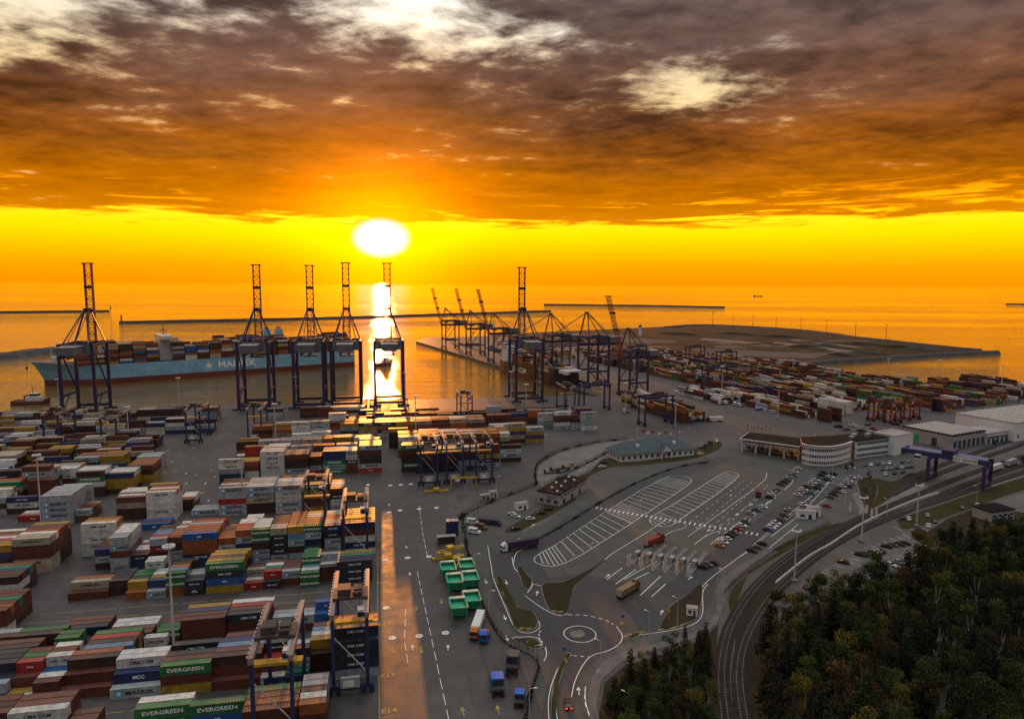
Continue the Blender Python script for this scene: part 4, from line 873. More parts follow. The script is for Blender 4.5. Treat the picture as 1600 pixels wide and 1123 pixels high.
    for i in range(9): z = 6+i*5.4; yy = -gauge+(1.9 if i % 2 else 5); sp.bar((hw-1.4, -gauge+1.9, z), (hw-1.4, -gauge+5, z+2.7), .5, .25); sp.bar((hw-1.4, -gauge+5, z+2.7), (hw-1.4, -gauge+1.9, z+5.4), .5, .25)
    sp.build('stair_tower', M_['steel'], o)
    return o
M_['boomred'] = mat('boom_red_brown', (.30, .08, .05), .5, .3, .3); M_['housegrey'] = mat('crane_house_grey', (.13, .135, .155), .5, .25, .3)
for x, l in [(145, 'blue quay crane with raised boom standing before the bow of the blue ship'), (405, 'quay crane with raised boom before the lettering on the blue ship'), (487, 'quay crane with raised boom before the stern half of the blue ship'),
             (543, 'quay crane with raised boom just past the stern of the blue ship'), (607, 'quay crane with raised boom standing in the sun glitter'), (816, 'quay crane with raised boom before the black ship across the basin')]:
    p = G(x, 628); u = toUV(p)[0]
    # walk along the quay rail until the crane stands under its photo column
    for _ in range(30): u += (x-PX(UV(u, QV-4, 30))[0])*.5
    sts_crane(UV(u, QV-4), A, l, tip=120 if x not in (607, 543) else 122.5)
def along(px, py): return G(px, py)
TW = TRZ+math.pi       # far quay: local y must point over the basin
for px, py, l, bm, s in [(689, 545, 'small quay crane with leaning boom at the tip of the far pier', True, .62), (727, 554.5, 'small quay crane with leaning boom, middle one of three on the pier', True, .62), (762, 566, 'small quay crane with leaning boom nearest the black ship on the pier', True, .62)]:
    sts_crane(G(px, py)+TN*5, TRZ+math.pi, l, Wd=22, gauge=24, hp=50, tip=104, apex=70, boomang=15, back=20, col='blue', s=.93, bt=.6, group='small cranes on the far pier')
for px, py, l, bm, s in [(838, 592, 'quay crane with lowered boom behind the tall crane by the black ship', False, .95), (892, 604, 'quay crane with lowered boom over the middle of the black ship', False, 1.), (955, 620, 'blue quay crane with leaning boom before the sandy spit', True, .84)]:
    sts_crane(G(px, py)+TN*14, TRZ+math.pi, l, Wd=22, gauge=24, hp=52, tip=112, apex=76, boomang=16, back=22, s=s, bt=.55, boom=bm, group='cranes serving the black ship')
# ------------------------------------------------------------------ yard gantry cranes on rubber tyres
M_['trol'] = mat('trolley_dark_brown', (.07, .05, .045), .6, .5, 1.2)
def rtg(loc, rz, label, span=24.5, wd=8.6, h=21., col='blue', beam='palebeam', cat='gantry crane', group='rubber tyred gantry cranes in the yard', s=1., house=True):
    """local x along the stacks, local y across them; origin at the near left wheel"""
    o = empty('yard_gantry', loc, rz); o.scale = (s, s, s); tag(o, label, cat, group); B = M_[col]
    for yy in (0, span):
        for x in (0, wd): MB().bar((x, yy, 2.2), (x, yy, h), .85, 1.1).build('leg', B, o)
        sb = MB().bar((-1.6, yy, 1.9), (wd+1.6, yy, 1.9), .8, 1.1); sb.build('sill_beam', B, o)
        wh = MB()
        for x in (-1., 1., wd-1., wd+1.): wh.tube((x, yy-.45, .75), (x, yy+.45, .75), .75, 12)
        tag(wh.build('wheel_set', M_['tyre'], o), kind='stuff')
        MB().bar((0, yy, h-5), (wd, yy, 5.5), .25).build('brace', M_['steel'], o)
    for x in (0, wd):
        g = MB().bar((x, -1.5, h+.7), (x, span+1.5, h+.7), 1.1, 1.5); gg = g.build('girder', M_[beam], o)
        w = MB()
        for i in range(14): w.box(x-.9, -1.2+i*(span+2)/14, h+1.47, x-.66, -1.2+i*(span+2)/14+1.0, h+1.53)
        tag(w.build('walkway', M_['steel'], gg), kind='stuff')
    t = MB().box(-.3, 6, h+1.6, wd+.3, 12.5, h+2.3); t.box(1, 7, h+2.3, 4.4, 11, h+4.1); t.box(5.2, 8.5, h+2.3, 7.4, 11.8, h+3.4); t.tube((4.9, 6.8, h+3), (7.5, 6.8, h+3), .55, 10)
    for i in range(5): t.bar((.3+i*1.9, 6.2, h+2.3), (.3+i*1.9, 6.2, h+3.5), .08)
    t.bar((.3, 6.2, h+3.5), (wd, 6.2, h+3.5), .08); t.build('trolley', M_['trol'], o)
    rp = MB(); [rp.bar((x, 9, h+1.6), (x, 9, h-5.5), .1) for x in (2, wd-2)]; rp.build('hoist_rope', M_['dark'], o)
    MB().box(-1.5, 8, h-6.1, wd+1.5, 10.4, h-5.4).build('spreader', M_['yellow'], o)
    c = MB().box(wd-2.4, 3.6, h-2.6, wd-.4, 6., h-.2); k = c.build('operator_cab', M_['white'], o); MB().box(wd-2.42, 3.55, h-2.1, wd-.38, 3.6, h-.8).build('window', M_['glass'], k)
    if house:
        e = MB().box(1.8, -1.5, 2.5, 6.6, -.4, 5.2); q = e.build('power_house', M_['greywall'], o); MB().box(2.4, -1.53, 2.9, 5.2, -1.5, 4.6).build('panel', M_['white'], q)
    return o
for px, py, l in [(522, 1086, 'blue yard gantry with pale girders nearest the truck lane arrows'), (538, 884, 'yard gantry with orange lit girders beside the long yellow topped stack'), (398, 1168, 'yard gantry cut off by the bottom edge of the picture'), 
                  (475, 842, 'yard gantry over the yellow roofed green stack'), (658, 759, 'yard gantry at the golden block, one nearest the lit green stack'), (698, 756, 'yard gantry at the golden block, between its two neighbours'), (744, 754, 'yard gantry at the golden block, one nearest the curved fence'),
                  (388, 690, 'yard gantry under the second quay crane by the wide crossing'), (292, 692, 'yard gantry at the lane end of the quayside stacks'), (70, 700, 'yard gantry in the far field below the red tug'), (160, 706, 'yard gantry in the far field below the bow crane'), (882, 646, 'yard gantry parked on the quay below the black bow'), (720, 664, 'yard gantry behind the purple container in the golden block')]:
    rtg(G(px, py), A, l)
for px, py, l in [(952, 640, 'yard gantry at the water end of the dark block'), (1050, 662, 'yard gantry at the near end of the dark block'), (1135, 606, 'purple blue yard gantry in the middle of the far field'), (1100, 566, 'yard gantry against the sandy ground, one with the wide span'), (1150, 576, 'yard gantry against the sandy ground, one further inland'), (1010, 566, 'yard gantry against the sandy ground, one by the leaning boom')]:
    rtg(G(px, py), TRZ+math.pi/2+math.pi/2, l, beam='blue', house=False)
for px, py, l in [(1380, 656, 'red gantry crane beside the brown stacks'), (1407, 660, 'red gantry crane nearest the pale warehouse'), (1436, 655, 'rust red gantry crane in the shade of the brown stacks')]:
    rtg(G(px, py), TRZ+math.pi, l, span=11, wd=5., h=15, col='red', beam='red', group='red gantries by the workshops')
# ------------------------------------------------------------------ blue rail crane
def rmg():
    a, b = G(1455, 747), G(1541, 763); d = b-a; span = d.length; d.normalize(); rz = math.atan2(d.y, d.x)
    o = empty('rail_crane', a, rz); tag(o, 'large blue gantry crane with white sign panel spanning the rail sidings', 'gantry crane'); B = M_['blue']; w = 7.; h = 12.5
    for x in (0, span):
        for yy in (-w, w):
            MB().bar((x, yy, 1.6), (x, yy, h), 1.5, 1.5).build('leg', B, o)
            g = MB().bar((x, yy-2.4, .9), (x, yy+2.4, .9), .8, .9); g.build('bogie', M_['dark'], o)
        MB().bar((x, -w, 2.2), (x, w, 2.2), 1., 1.2).build('sill_beam', B, o); MB().bar((x, -w, h), (x, w, h), 1.3, 1.6).build('portal_beam', B, o)
    for yy in (-4.2, 4.2): MB().bar((-14, yy, h+1.8), (span+1.5, yy, h+1.8), 1.5, 2.4).build('girder', B, o)
    MB().bar((-14, -4.9, h+1.8), (-14, 4.9, h+1.8), 1.2, 2.).build('end_beam', B, o); MB().box(-12, -3.4, h+3.0, span, 3.4, h+3.1).build('deck', M_['bluel'], o)
    p = MB().box(span*.42, -5.25, h+.4, span*.86, -5.0, h+3.2).build('sign_panel', M_['white'], o)
    l = link('lettering', text_mesh('DCT  GDANSK', 1.7, 'letterk', bold=True), p, (span*.64, -5.28, h+1.8)); l.rotation_euler = (math.pi/2, 0, 0)
    t = MB().box(span*.2, -4.6, h+3.1, span*.42, 4.6, h+5.4); t.build('trolley', M_['blue'], o)
    c = MB().box(-7, -6.8, h-1.5, -4.2, -5, h+1); k = c.build('operator_cab', M_['white'], o); MB().box(-7.1, -6.85, h-.9, -4.1, -6.8, h+.4).build('window', M_['glass'], k)
    MB().bar((span, -w, 2.5), (span, w, h-1), .5).build('brace', B, o)
rmg()
# ------------------------------------------------------------------ ships
def hull(name, L, Bm, D, m1, m2, m3, zred, parent, flare=1., n=44, bowrise=5.):
    """x from stern 0 to bow L, centre y=0, waterline z=0"""
    up, lo = MB(), MB(); secs = []
    for i in range(n+1):
        t = i/n; x = L*t
        k = 1. if t < .78 else max(0., 1-((t-.78)/.22)**1.9)
        kd = 1. if t < .84 else max(0., 1-((t-.84)/.16)**2.4)          # deck stays wide longer: flared bow
        ks = min(1., .86+t*1.6); dk = D+(bowrise*max(0, (t-.86)/.14) if t > .86 else 0)
        xb = x-max(0, (t-.8)/.2)*L*.03
        secs.append([(xb, Bm/2*k*ks, -2.), (xb, Bm/2*k*ks, zred), (xb+(x-xb)*.5, Bm/2*(k*.55+kd*.45)*ks, (zred+dk)*.55), (x, Bm/2*kd*ks, dk)])
    for s in (1, -1):
        for a, b in zip(secs, secs[1:]):
            for j in range(3):
                q = [(a[j][0], s*a[j][1], a[j][2]), (b[j][0], s*b[j][1], b[j][2]), (b[j+1][0], s*b[j+1][1], b[j+1][2]), (a[j+1][0], s*a[j+1][1], a[j+1][2])]
                (lo if j == 0 else up).quad(*(q if s < 0 else q[::-1]))
    a = secs[0]
    for j in range(3): (lo if j == 0 else up).quad((a[j][0], a[j][1], a[j][2]), (a[j][0], -a[j][1], a[j][2]), (a[j+1][0], -a[j+1][1], a[j+1][2]), (a[j+1][0], a[j+1][1], a[j+1][2]))
    dk = MB()
    for a, b in zip(secs, secs[1:]): dk.quad((a[3][0], -a[3][1], a[3][2]-.9), (b[3][0], -b[3][1], b[3][2]-.9), (b[3][0], b[3][1], b[3][2]-.9), (a[3][0], a[3][1], a[3][2]-.9))
    up.build('hull', m1, parent, smooth=False); lo.build('boot_topping', m2, parent); dk.build('deck', m3, parent)
M_['hullblue'] = mat('light_blue_hull', (.23, .46, .62), .4, .28, .09, wear=.35)
M_['hullred'] = mat('antifouling_red', (.16, .035, .022), .55, .3, .06)
M_['hullblack'] = mat('black_hull', (.02, .022, .035), .4, .2, .06)
M_['deckbrown'] = mat('ship_deck', (.10, .05, .035), .7, .2, .1)
def deck_cargo(o, rz, L, Bm, D, x0, x1, tiers, pal, seed, gaps=(), name='deck_containers', label=''):
    r = random.Random(seed); mb = MB(); mb.c = []; x = x0; na = int(Bm/2.5); bay = 0
    while x < x1:
        if not any(a < x < b for a, b in gaps):
            base = r.randint(*tiers)
            for j in range(na):
                y0 = -Bm/2+.6+j*(Bm-1.2)/na; h = max(2, base+r.choice((-1, 0, 0, 0, -1 if j < 2 else 0, 1))); bias = r.choice(pal)
                for t in range(h):
                    edge = t == h-1 or j in (0, na-1)
                    c = CC[bias if r.random() < .35 else r.choice(pal)][0]; k = r.uniform(.75, 1.1)
                    if edge or t > h-3: mb.box(x, y0+.04, D+t*2.6+.03, x+12.1, y0+2.44, D+t*2.6+2.57, tuple(min(.7, q*k) for q in c))
        x += 13.; bay += 1
    s = mb.build(name, M_['conta'], None, o.location, rz); tag(s, label, kind='stuff'); return s
def big_ship():
    bow, st = G(78, 606.5, -3), G(556, 572, -3); d = bow-st; L = d.length; d.normalize(); rz = math.atan2(d.y, d.x)
    nrm = Vector((-d.y, d.x, 0)); Bm, D = 46., 21.
    if nrm.dot(Vector((0, -1, 0))) < 0: nrm = -nrm
    o = empty('container_ship', st-nrm*Bm/2+Vector((0, 0, 0)), rz); tag(o, 'long light blue container ship with white lettering lying off the quay', 'ship')
    hull('hull', L+14, Bm, D, M_['hullblue'], M_['hullred'], M_['deckbrown'], 6., o)
    side = 1 if (Vector((-math.sin(rz), math.cos(rz), 0)).dot(Vector((0, -1, 0))) > 0) else -1
    tx = lambda px: min(range(0, int(L)), key=lambda q: abs(PX(st+d*q+Vector((0, 0, 15)))[0]-px))
    h = [c for c in o.children if c.name.startswith('hull')][0]
    t = link('lettering', text_mesh('MAERSK', 10.5, 'letterw', bold=True, sx=1.12), h, (tx(370), side*(Bm/2+.25), 13.2)); t.rotation_euler = (math.pi/2, 0, math.pi if side > 0 else 0)
    e = link('emblem', STAR, h, (tx(326), side*(Bm/2+.25), 13.2)); e.rotation_euler = (math.pi/2, 0, math.pi if side > 0 else 0); e.scale = (6, 6, 6)
    xb = tx(263); b = MB().box(xb-7, -13, D, xb+7, 13, D+24); b.box(xb-5, -Bm/2, D+24, xb+6, Bm/2, D+28); w = b.build('bridge', M_['cream'], o)
    MB().box(xb-5.1, -Bm/2+.5, D+25.2, xb+6.1, Bm/2-.5, D+26.8).build('bridge_window', M_['glass'], w)
    ms = MB(); ms.bar((xb, 0, D+28), (xb, 0, D+40), .9, .9, .5); ms.bar((xb-4, 0, D+34), (xb+4, 0, D+34), .4); ms.bar((xb, -5, D+36), (xb, 5, D+36), .4); [ms.bar((xb, yy, D+28), (xb, yy, D+34), .4) for yy in (-18, 18, -8, 9)]; ms.build('mast', M_['brown'], o)
    for px in (426, 446):
        xf = tx(px); f = MB().box(xf-5, -7, D, xf+5, 7, D+22).build('funnel_casing', M_['brown'], o); c = MB().box(xf-4, -5, D+22, xf+4, 5, D+30).build('funnel', M_['hullblue'], o); k = MB(); [k.tube((xf-2+2*i, 0, D+30), (xf-2+2*i, 0, D+33), .7, 8) for i in range(3)]; k.build('exhaust', M_['dark'], c)
    f = MB().bar((L-4, 0, D+4), (L-4, 0, D+20), .8, .8, .5); f.box(L-9, -3, D+3, L-4, 3, D+9); f.build('foremast', M_['cream'], o)
    deck_cargo(o, rz, L, Bm, D, 10, L-34, (6, 8), 'rrrrddoowgcyBd', 5, [(xb-14, xb+6), (tx(426)-11, tx(426)+3)], label='rows of containers loaded on the deck of the blue ship')
big_ship()
def black_ship():
    a, b = G(799, 580, -3), G(903, 609, -3); d = b-a; L = d.length; d.normalize(); rz = math.atan2(d.y, d.x); Bm, D = 27., 15.
    o = empty('container_ship', a+TN*(-4), rz); tag(o, 'black hulled container ship with white house moored across the basin, bow nearest', 'ship')
    hull('hull', L+4, Bm, D, M_['hullblack'], M_['hullred'], M_['deckbrown'], 2.5, o, bowrise=4.)
    h = [c for c in o.children if c.name.startswith('hull')][0]
    s = -1
    for t, x in (('CMA CGM', L*.36),):
        q = link('lettering', text_mesh(t, 8., 'letterw', bold=True), h, (x, s*(Bm/2+.2), 9.5)); q.rotation_euler = (math.pi/2, 0, 0)
    w = MB().box(6, -12, D, 20, 12, D+19); w.box(4, -14, D+19, 19, 14, D+22); b_ = w.build('deck_house', M_['white'], o); MB().box(3.9, -13, D+20, 19.1, 13, D+21.2).build('bridge_window', M_['glass'], b_)
    wf = MB()
    for k in range(5): wf.box(5.9, -10, D+2+k*3.3, 20.1, 10, D+3+k*3.3)
    wf.build('window_row', M_['glass'], b_)
    MB().box(8, -4, D+22, 15, 4, D+29).build('funnel', M_['hullblack'], o)
    MB().box(L-16, -10, D+1, L-1.5, 10, D+4.8).build('fore_deck_cover', M_['white'], o); MB().bar((L-8, 0, D+4), (L-8, 0, D+24), .9, .9, .5).build('foremast', M_['cream'], o)
    deck_cargo(o, rz, L, Bm, D, 26, L-26, (2, 4), 'rrddygwbo', 9, label='containers on the deck of the black ship')
black_ship()
def tug(px, py, rz, label, s=1.):
    o = empty('tug_boat', G(px, py, -3), rz); o.scale = (s, s, s); tag(o, label, 'tug boat'); hull('hull', 30, 11, 3.4, M_['hullred'], M_['hullblack'], M_['deckbrown'], .8, o, n=20, bowrise=2.5)
    a = MB().box(11, -3.6, 2.5, 23, 3.6, 6.5); a.box(14, -2.8, 6.5, 21, 2.8, 9.8); c = a.build('wheelhouse', M_['cream'], o); MB().box(13.9, -2.85, 7.6, 21.1, 2.85, 9.2).build('window', M_['glass'], c)
    MB().bar((16, 0, 9.8), (16, 0, 18), .4, .4, .5).bar((14, 0, 14), (18, 0, 14), .25).build('mast', M_['dark'], o)
    f = MB(); [f.tube((10.5, y, 2.5), (10.5, y, 8), .9, 10) for y in (-2.4, 2.4)]; f.build('funnel', M_['red'], o)
    fd = MB(); [fd.tube((28.6-abs(y)*.5, y, 2.2), (28.9-abs(y)*.5, y, 3.), .6, 8) for y in (-3, -1.5, 0, 1.5, 3)]; fd.build('fender', M_['tyre'], o)
tug(20, 632, .25, 'red hulled tug boat crossing towards the bow at the left edge', 1.0)
tug(592, 572, 1.2, 'tug boat inside the sun glitter behind the raised crane')
tug(549, 562, 3.3, 'tug boat at the stern of the blue ship', .7)
def coaster(px, py, L, label, house):
    o = empty('cargo_ship', G(px, py, -3), 0.); tag(o, label, 'ship'); hull('hull', L, L*.16, L*.05, M_['hullblack'], M_['hullred'], M_['deckbrown'], L*.012, o, n=16, bowrise=L*.02)
    MB().box(L*.05, -L*.06, L*.05, L*.16, L*.06, L*.05+L*.1).build('deck_house', M_['cream'], o)
coaster(517, 443.6, 210, 'small freighter on the horizon just left of the tall crane boom', 0); coaster(663, 443.4, 300, 'long freighter on the horizon right of the sun', 0); coaster(617, 445.8, 60, 'tiny freighter on the horizon beside the sun glitter', 0); coaster(1176, 463, 95, 'lone freighter out on the open sea beyond the spit', 0)
def beacon(px, py, h, col, label):
    p = G(px, py, -3); o = empty('beacon', p+Vector((0, 0, 3))); tag(o, label, 'lighthouse'); MB().tube((0, 0, 0), (0, 0, h*.8), h*.13, 12, h*.1).build('tower', M_[col], o)
    MB().tube((0, 0, h*.8), (0, 0, h*.86), h*.17, 12).build('gallery', M_['dark'], o); MB().tube((0, 0, h*.86), (0, 0, h), h*.09, 10, h*.03).build('lantern', M_['dark'], o)
beacon(190, 503, 17, 'red', 'red beacon tower on the end of the long breakwater'); beacon(173, 485.6, 17, 'green', 'dark beacon tower on the tip of the breakwater by the bow crane'); beacon(1000, 527, 24, 'white', 'small white tower on the sandy ground behind the leaning crane')
for px, py, l in [(482, 457, 'buoy left of the third crane boom'), (42, 575, 'dark buoy in the water before the bow')]:
    o = empty('buoy', G(px, py, -3)); tag(o, l, 'buoy'); MB().tube((0, 0, 0), (0, 0, 1.2), 1.6, 12).build('float', M_['red'], o); MB().tube((0, 0, 1.2), (0, 0, 7), .5, 8, .2).build('mast', M_['dark'], o)
# ------------------------------------------------------------------ buildings
def frame_of(p, q):
    d = (q-p); l = d.length; return l, math.atan2(d.y, d.x)
def house():
    a, b, c = G(969, 722), G(1084, 711), G(946, 703); L, rz = frame_of(a, b); Wd = 17.; h = 4.6
    o = empty('office_building', a, rz); tag(o, 'low white office with dark teal hipped roof and small gable', 'building')
    MB().box(0, 0, 0, L, Wd, h).build('wall', M_['cream'], o)
    e = 1.2; r = 6.; k = MB(); P = [(-e, -e, h), (L+e, -e, h), (L+e, Wd+e, h), (-e, Wd+e, h), (Wd/2, Wd/2, h+r), (L-Wd/2, Wd/2, h+r)]
    for f in ((0, 1, 5, 4), (1, 2, 5), (2, 3, 4, 5), (3, 0, 4)): k.quad(*[P[i] for i in f])
    k.quad(*[P[i] for i in (3, 2, 1, 0)]); rf = k.build('roof', M_['teal'], o)
    gx = L*.60; g = MB(); g.quad((gx-4, -2.2, h), (gx+4, -2.2, h), (gx, -2.2, h+4)); g.build('gable_wall', M_['cream'], o)
    g = MB(); g.quad((gx-4.6, -2.6, h-.3), (gx, -2.6, h+4.4), (gx, 5, h+4.4), (gx-4.6, 2.4, h-.3)).quad((gx+4.6, -2.6, h-.3), (gx+4.6, 2.4, h-.3), (gx, 5, h+4.4), (gx, -2.6, h+4.4)); g.build('gable_roof', M_['teal'], rf)
    MB().box(gx-3.6, -2.1, 0, gx-3.1, -1.6, h).box(gx+3.1, -2.1, 0, gx+3.6, -1.6, h).build('porch_post', M_['white'], o)
    for i in range(13):
        x = 2.2+i*(L-4.4)/12
        if abs(x-gx) < 2.: MB().box(x-.9, -.06, 0, x+.9, .03, 2.4).build('door', M_['brown'], o); continue
        f = MB().box(x-.8, -.05, 1.2, x+.8, .03, 3.1).build('window', M_['glass'], o); MB().box(x-.95, -.09, 1.0, x+.95, -.05, 1.2).build('sill', M_['white'], f)
    for i in range(4): x = 2+i*4.2; MB().box(-.05, x, 1.2, .03, x+1.6, 3.1).build('window', M_['glass'], o)
    for x, yy in ((L*.27, 3.6), (L*.77, 3.8)): MB().box(x-.9, yy-.5, h+2.2, x+.9, yy+1.6, h+4.2).build('roof_light', M_['white'], rf)
house()
def gate_house():
    a, b = G(874, 791), G(917, 764); L, rz = frame_of(a, b); Wd, h = 12., 5.6
    o = empty('gate_building', a, rz); tag(o, 'grey flat roofed block with dark roof beside the customs road', 'building')
    MB().box(0, 0, 0, L, Wd, h).build('wall', M_['greywall'], o); rf = MB().box(-.3, -.3, h, L+.3, Wd+.3, h+.45).build('roof', M_['bitumen'], o)
    for i in range(7): x = 2+i*L/7.5; yy = 2+(i*5 % 8); MB().box(x, yy, h+.45, x+1, yy+1, h+1.2).build('roof_vent', M_['white'], rf)
    for i in range(8): x = 1.5+i*(L-3)/8; f = MB().box(x, -.06, 3.4, x+2.2, .02, 4.7).build('window', M_['glassb'], o); MB().box(x-.1, -.1, 3.2, x+2.3, -.06, 3.4).build('sill', M_['white'], f)
    for i in range(3): x = 4+i*9.; MB().box(x, -.06, 0, x+2.4, .02, 2.6).build('door', M_['dark'], o)
    for i in range(3): yy = 1.+i*3.8; MB().box(-.06, yy, 1., .02, yy+2, 2.6).build('window', M_['glassb'], o)
    s = link('lettering', text_mesh('DCT', 2., 'letterk', bold=True), o, (-.1, Wd*.35, 3.6)); s.rotation_euler = (math.pi/2, 0, -math.pi/2)
house_ = gate_house()
def offset(poly, d):
    out = []; n = len(poly)
    for i in range(n):
        a = poly[max(i-1, 0)]; b = poly[min(i+1, n-1)]; t = (b-a).normalized(); out.append(poly[i]+Vector((-t.y, t.x, 0))*d)
    return out
def gate():
    # canopy over the lorry gate
    fr = [G(*q, 9.) for q in [(1156, 684.5), (1202, 690.5), (1250, 697)]]; bk = [G(*q, 9.) for q in [(1266, 686), (1215, 680), (1169, 675.5)]]
    base = Vector((fr[0].x, fr[0].y, 0)); o = empty('gate_canopy', base); tag(o, 'wide lorry gate canopy with dark flat roof on white columns', 'canopy')
    loc = lambda p: p-base
    P = [loc(p) for p in fr+bk]
    MB().prism(P, 8.2, 9.).build('canopy_edge', M_['white'], o); c = sum(P, Vector())/len(P)
    MB().prism([c+(p-c)*.965 for p in P], 9., 9.25).build('roof', M_['bitumen'], o)
    f0, f1 = loc(fr[0]), loc(fr[-1]); b0, b1 = loc(bk[-1]), loc(bk[0]); f0.z = f1.z = b0.z = b1.z = 0
    for i in range(5):
        t = .03+i*.235
        for s in (.1, .5, .9):
            p = f0.lerp(f1, t).lerp(b0.lerp(b1, t), s); MB().box(p.x-.4, p.y-.4, 0, p.x+.4, p.y+.4, 8.2).build('column', M_['cream'], o)
    for i in range(8):
        t = .09+i*.115; p = f0.lerp(f1, t).lerp(b0.lerp(b1, t), .45); k = MB().box(p.x-1, p.y-2, .2, p.x+1, p.y+2, 3.).build('booth', M_['greywall'], o); MB().box(p.x-1.05, p.y-2.05, 1.4, p.x+1.05, p.y+1, 2.4).build('window', M_['glass'], k)
    gb = MB(); q = [f0.lerp(b0, .4)]; gb.bar(f0.lerp(b0, .4)+Vector((0, 0, 5.6)), f1.lerp(b1, .4)+Vector((0, 0, 5.6)), .5, .9); gb.build('gantry_beam', M_['greywall'], o)
gate()
def office():
    px = [(1252, 723), (1262, 726), (1280, 728), (1300, 727.5), (1318, 723.5), (1329, 719)]
    fr = smoothline([G(*q) for q in px], 4); h = 11.5; base = fr[0].copy(); o = empty('office_building', base); tag(o, 'curved white three storey office with dark ribbon windows beside the gate', 'building')
    P = [p-base for p in fr]; bk = [p+Vector((6., 17, 0)) for p in (P[-1], P[0])]; fp = P+bk
    MB().prism(fp, 0, h).build('wall', M_['white'], o); MB().prism(fp, h, h+.5).build('roof', M_['bitumen'], o)
    q0, q1 = P[0], bk[1]; dd = (q1-q0).normalized(); nn = Vector((-dd.y, dd.x, 0)); nn = nn if nn.x < 0 else -nn; MB().bar(q0+nn*.12+Vector((0, 0, 5.5)), q1+nn*.12+Vector((0, 0, 5.5)), .2, 10.8).build('added_shade_panel', M_['bitumen'], o)  # dark panel added to cover the glare on the sunlit end wall
    for k in range(3):
        z = 1.1+k*3.7; pts = resample(P, 1.35); sg = offset(pts, -.06)
        band = MB(); [band.quad((a.x, a.y, z), (b.x, b.y, z), (b.x, b.y, z+1.55), (a.x, a.y, z+1.55)) for a, b in zip(sg, sg[1:])]; bo = band.build('ribbon_window', M_['glass'], o)
        mu = MB(); [mu.bar(a+Vector((0, 0, z)), a+Vector((0, 0, z+1.55)), .3, .16) for a in offset(pts, -.1)]; mu.build('mullion', M_['white'], bo)
    ed = offset(resample(P, 1.5), -.5); e = MB(); [e.bar(a+Vector((0, 0, h+.4)), b+Vector((0, 0, h+.4)), .9, .5) for a, b in zip(ed, ed[1:])]; e.build('cornice', M_['white'], o)
    # long straight wing
    a, b = G(1336, 716.5), G(1396, 708.5); L, rz = frame_of(a, b); o2 = empty('office_building', a, rz); tag(o2, 'long straight white office wing with three bands of glass', 'building'); d = 16.
    MB().box(0, 0, 0, L, d, 10.8).build('wall', M_['white'], o2); r = MB().box(-.4, -.6, 10.8, L+.4, d, 11.4).build('roof', M_['bitumen'], o2)
    for k in range(3):
        z = .9+k*3.6; w_ = MB().box(1., -.07, z, L-1, .02, z+1.7).build('ribbon_window', M_['glassb'], o2); mu = MB(); [mu.box(1+i*1.6, -.14, z, 1.18+i*1.6, -.07, z+1.7) for i in range(int((L-2)/1.6))]; mu.build('mullion', M_['white'], w_)
    for i in range(9): x = 2+i*4.6; MB().box(x, 5+(i % 3)*2.5, 11.4, x+2.2, 7.6+(i % 3)*2.5, 12.5+(i % 2)*.6).build('roof_plant', M_['roofgrey'], r)
    MB().box(-3.4, 1, 0, -.02, d-2, 10.2).build('link_wall', M_['brown'], o2)
    a, b = G(1396, 712), G(1425, 706); L, rz = frame_of(a, b); o3 = empty('stair_block', a, rz); tag(o3, 'plain pale block at the end of the long office wing', 'building'); MB().box(0, 0, 0, L, 14, 12.2).build('wall', M_['white'], o3); MB().box(-.2, -.2, 12.2, L+.2, 14.2, 12.6).build('roof', M_['roofgrey'], o3)
    MB().box(L*.4, -.06, 0, L*.75, .02, 2.6).build('door', M_['dark'], o3)
office()
def hall(a, b, Wd, h, label, wallm, roofm, ribs=0, windows=(), doors=0, side=False, name='warehouse', signs=()):
    a, b = G(*a), G(*b); L, rz = frame_of(a, b); o = empty(name, a, rz); tag(o, label, 'building'); MB().box(0, 0, 0, L, Wd, h).build('wall', M_[wallm], o)
    rf = MB().box(-.3, -.3, h, L+.3, Wd+.3, h+.5).build('roof', M_[roofm], o)
    for i in range(ribs): x = L*(i+.5)/ribs; MB().box(x-.55, 1, h+.5, x+.55, Wd-1, h+1.15).build('roof_light', M_['white'], rf)
    for z, n, wd, ht in windows:
        for i in range(n): x = L*(i+.5)/n; f = MB().box(x-wd/2, -.06, z, x+wd/2, .02, z+ht).build('window', M_['glass'], o); MB().box(x-wd/2-.1, -.1, z-.2, x+wd/2+.1, -.06, z).build('sill', M_['white'], f)
    for i in range(doors): x = L*(i+.5)/doors; MB().box(x-L/doors*.33, -.06, 0, x+L/doors*.33, .02, h*.6).build('door', M_['glassb'], o)
    if side:
        for i in range(2): MB().box(-.06, Wd*(.3+.35*i), 0, .02, Wd*(.3+.35*i)+3.6, h*.62).build('door', M_['green' if i else 'dark'], o)
    return o
hall((1488, 702), (1538, 693), 34, 8.6, 'brown grey workshop with rows of pale roof lights behind the rail crane', 'greywall', 'bitumen', 9, (), 7, True)
hall((1541, 693), (1582, 687), 18, 6.5, 'lower pale workshop with loading doors beside the white hall', 'cream', 'roofgrey', 4, ((3.2, 10, 2., 1.4),), 6)
hall((1503, 666), (1579, 681), 13, 11., 'white two storey office with square windows before the big hall', 'white', 'bitumen', 0, ((1.4, 9, 2.6, 2.), (6., 9, 2.6, 2.)), 0)
hall((1584, 690), (1720, 668), 40, 12.5, 'big white hall at the right edge with ribbed pale roof', 'white', 'roofgrey', 12, ((2., 12, 1.6, 2.6),), 0)
hall((1548, 816), (1584, 811), 9, 4.6, 'small grey substation with dark inset roof beside the wood', 'greywall', 'bitumen', 0, ((2., 4, 1.6, 1.2),), 3, name='substation')
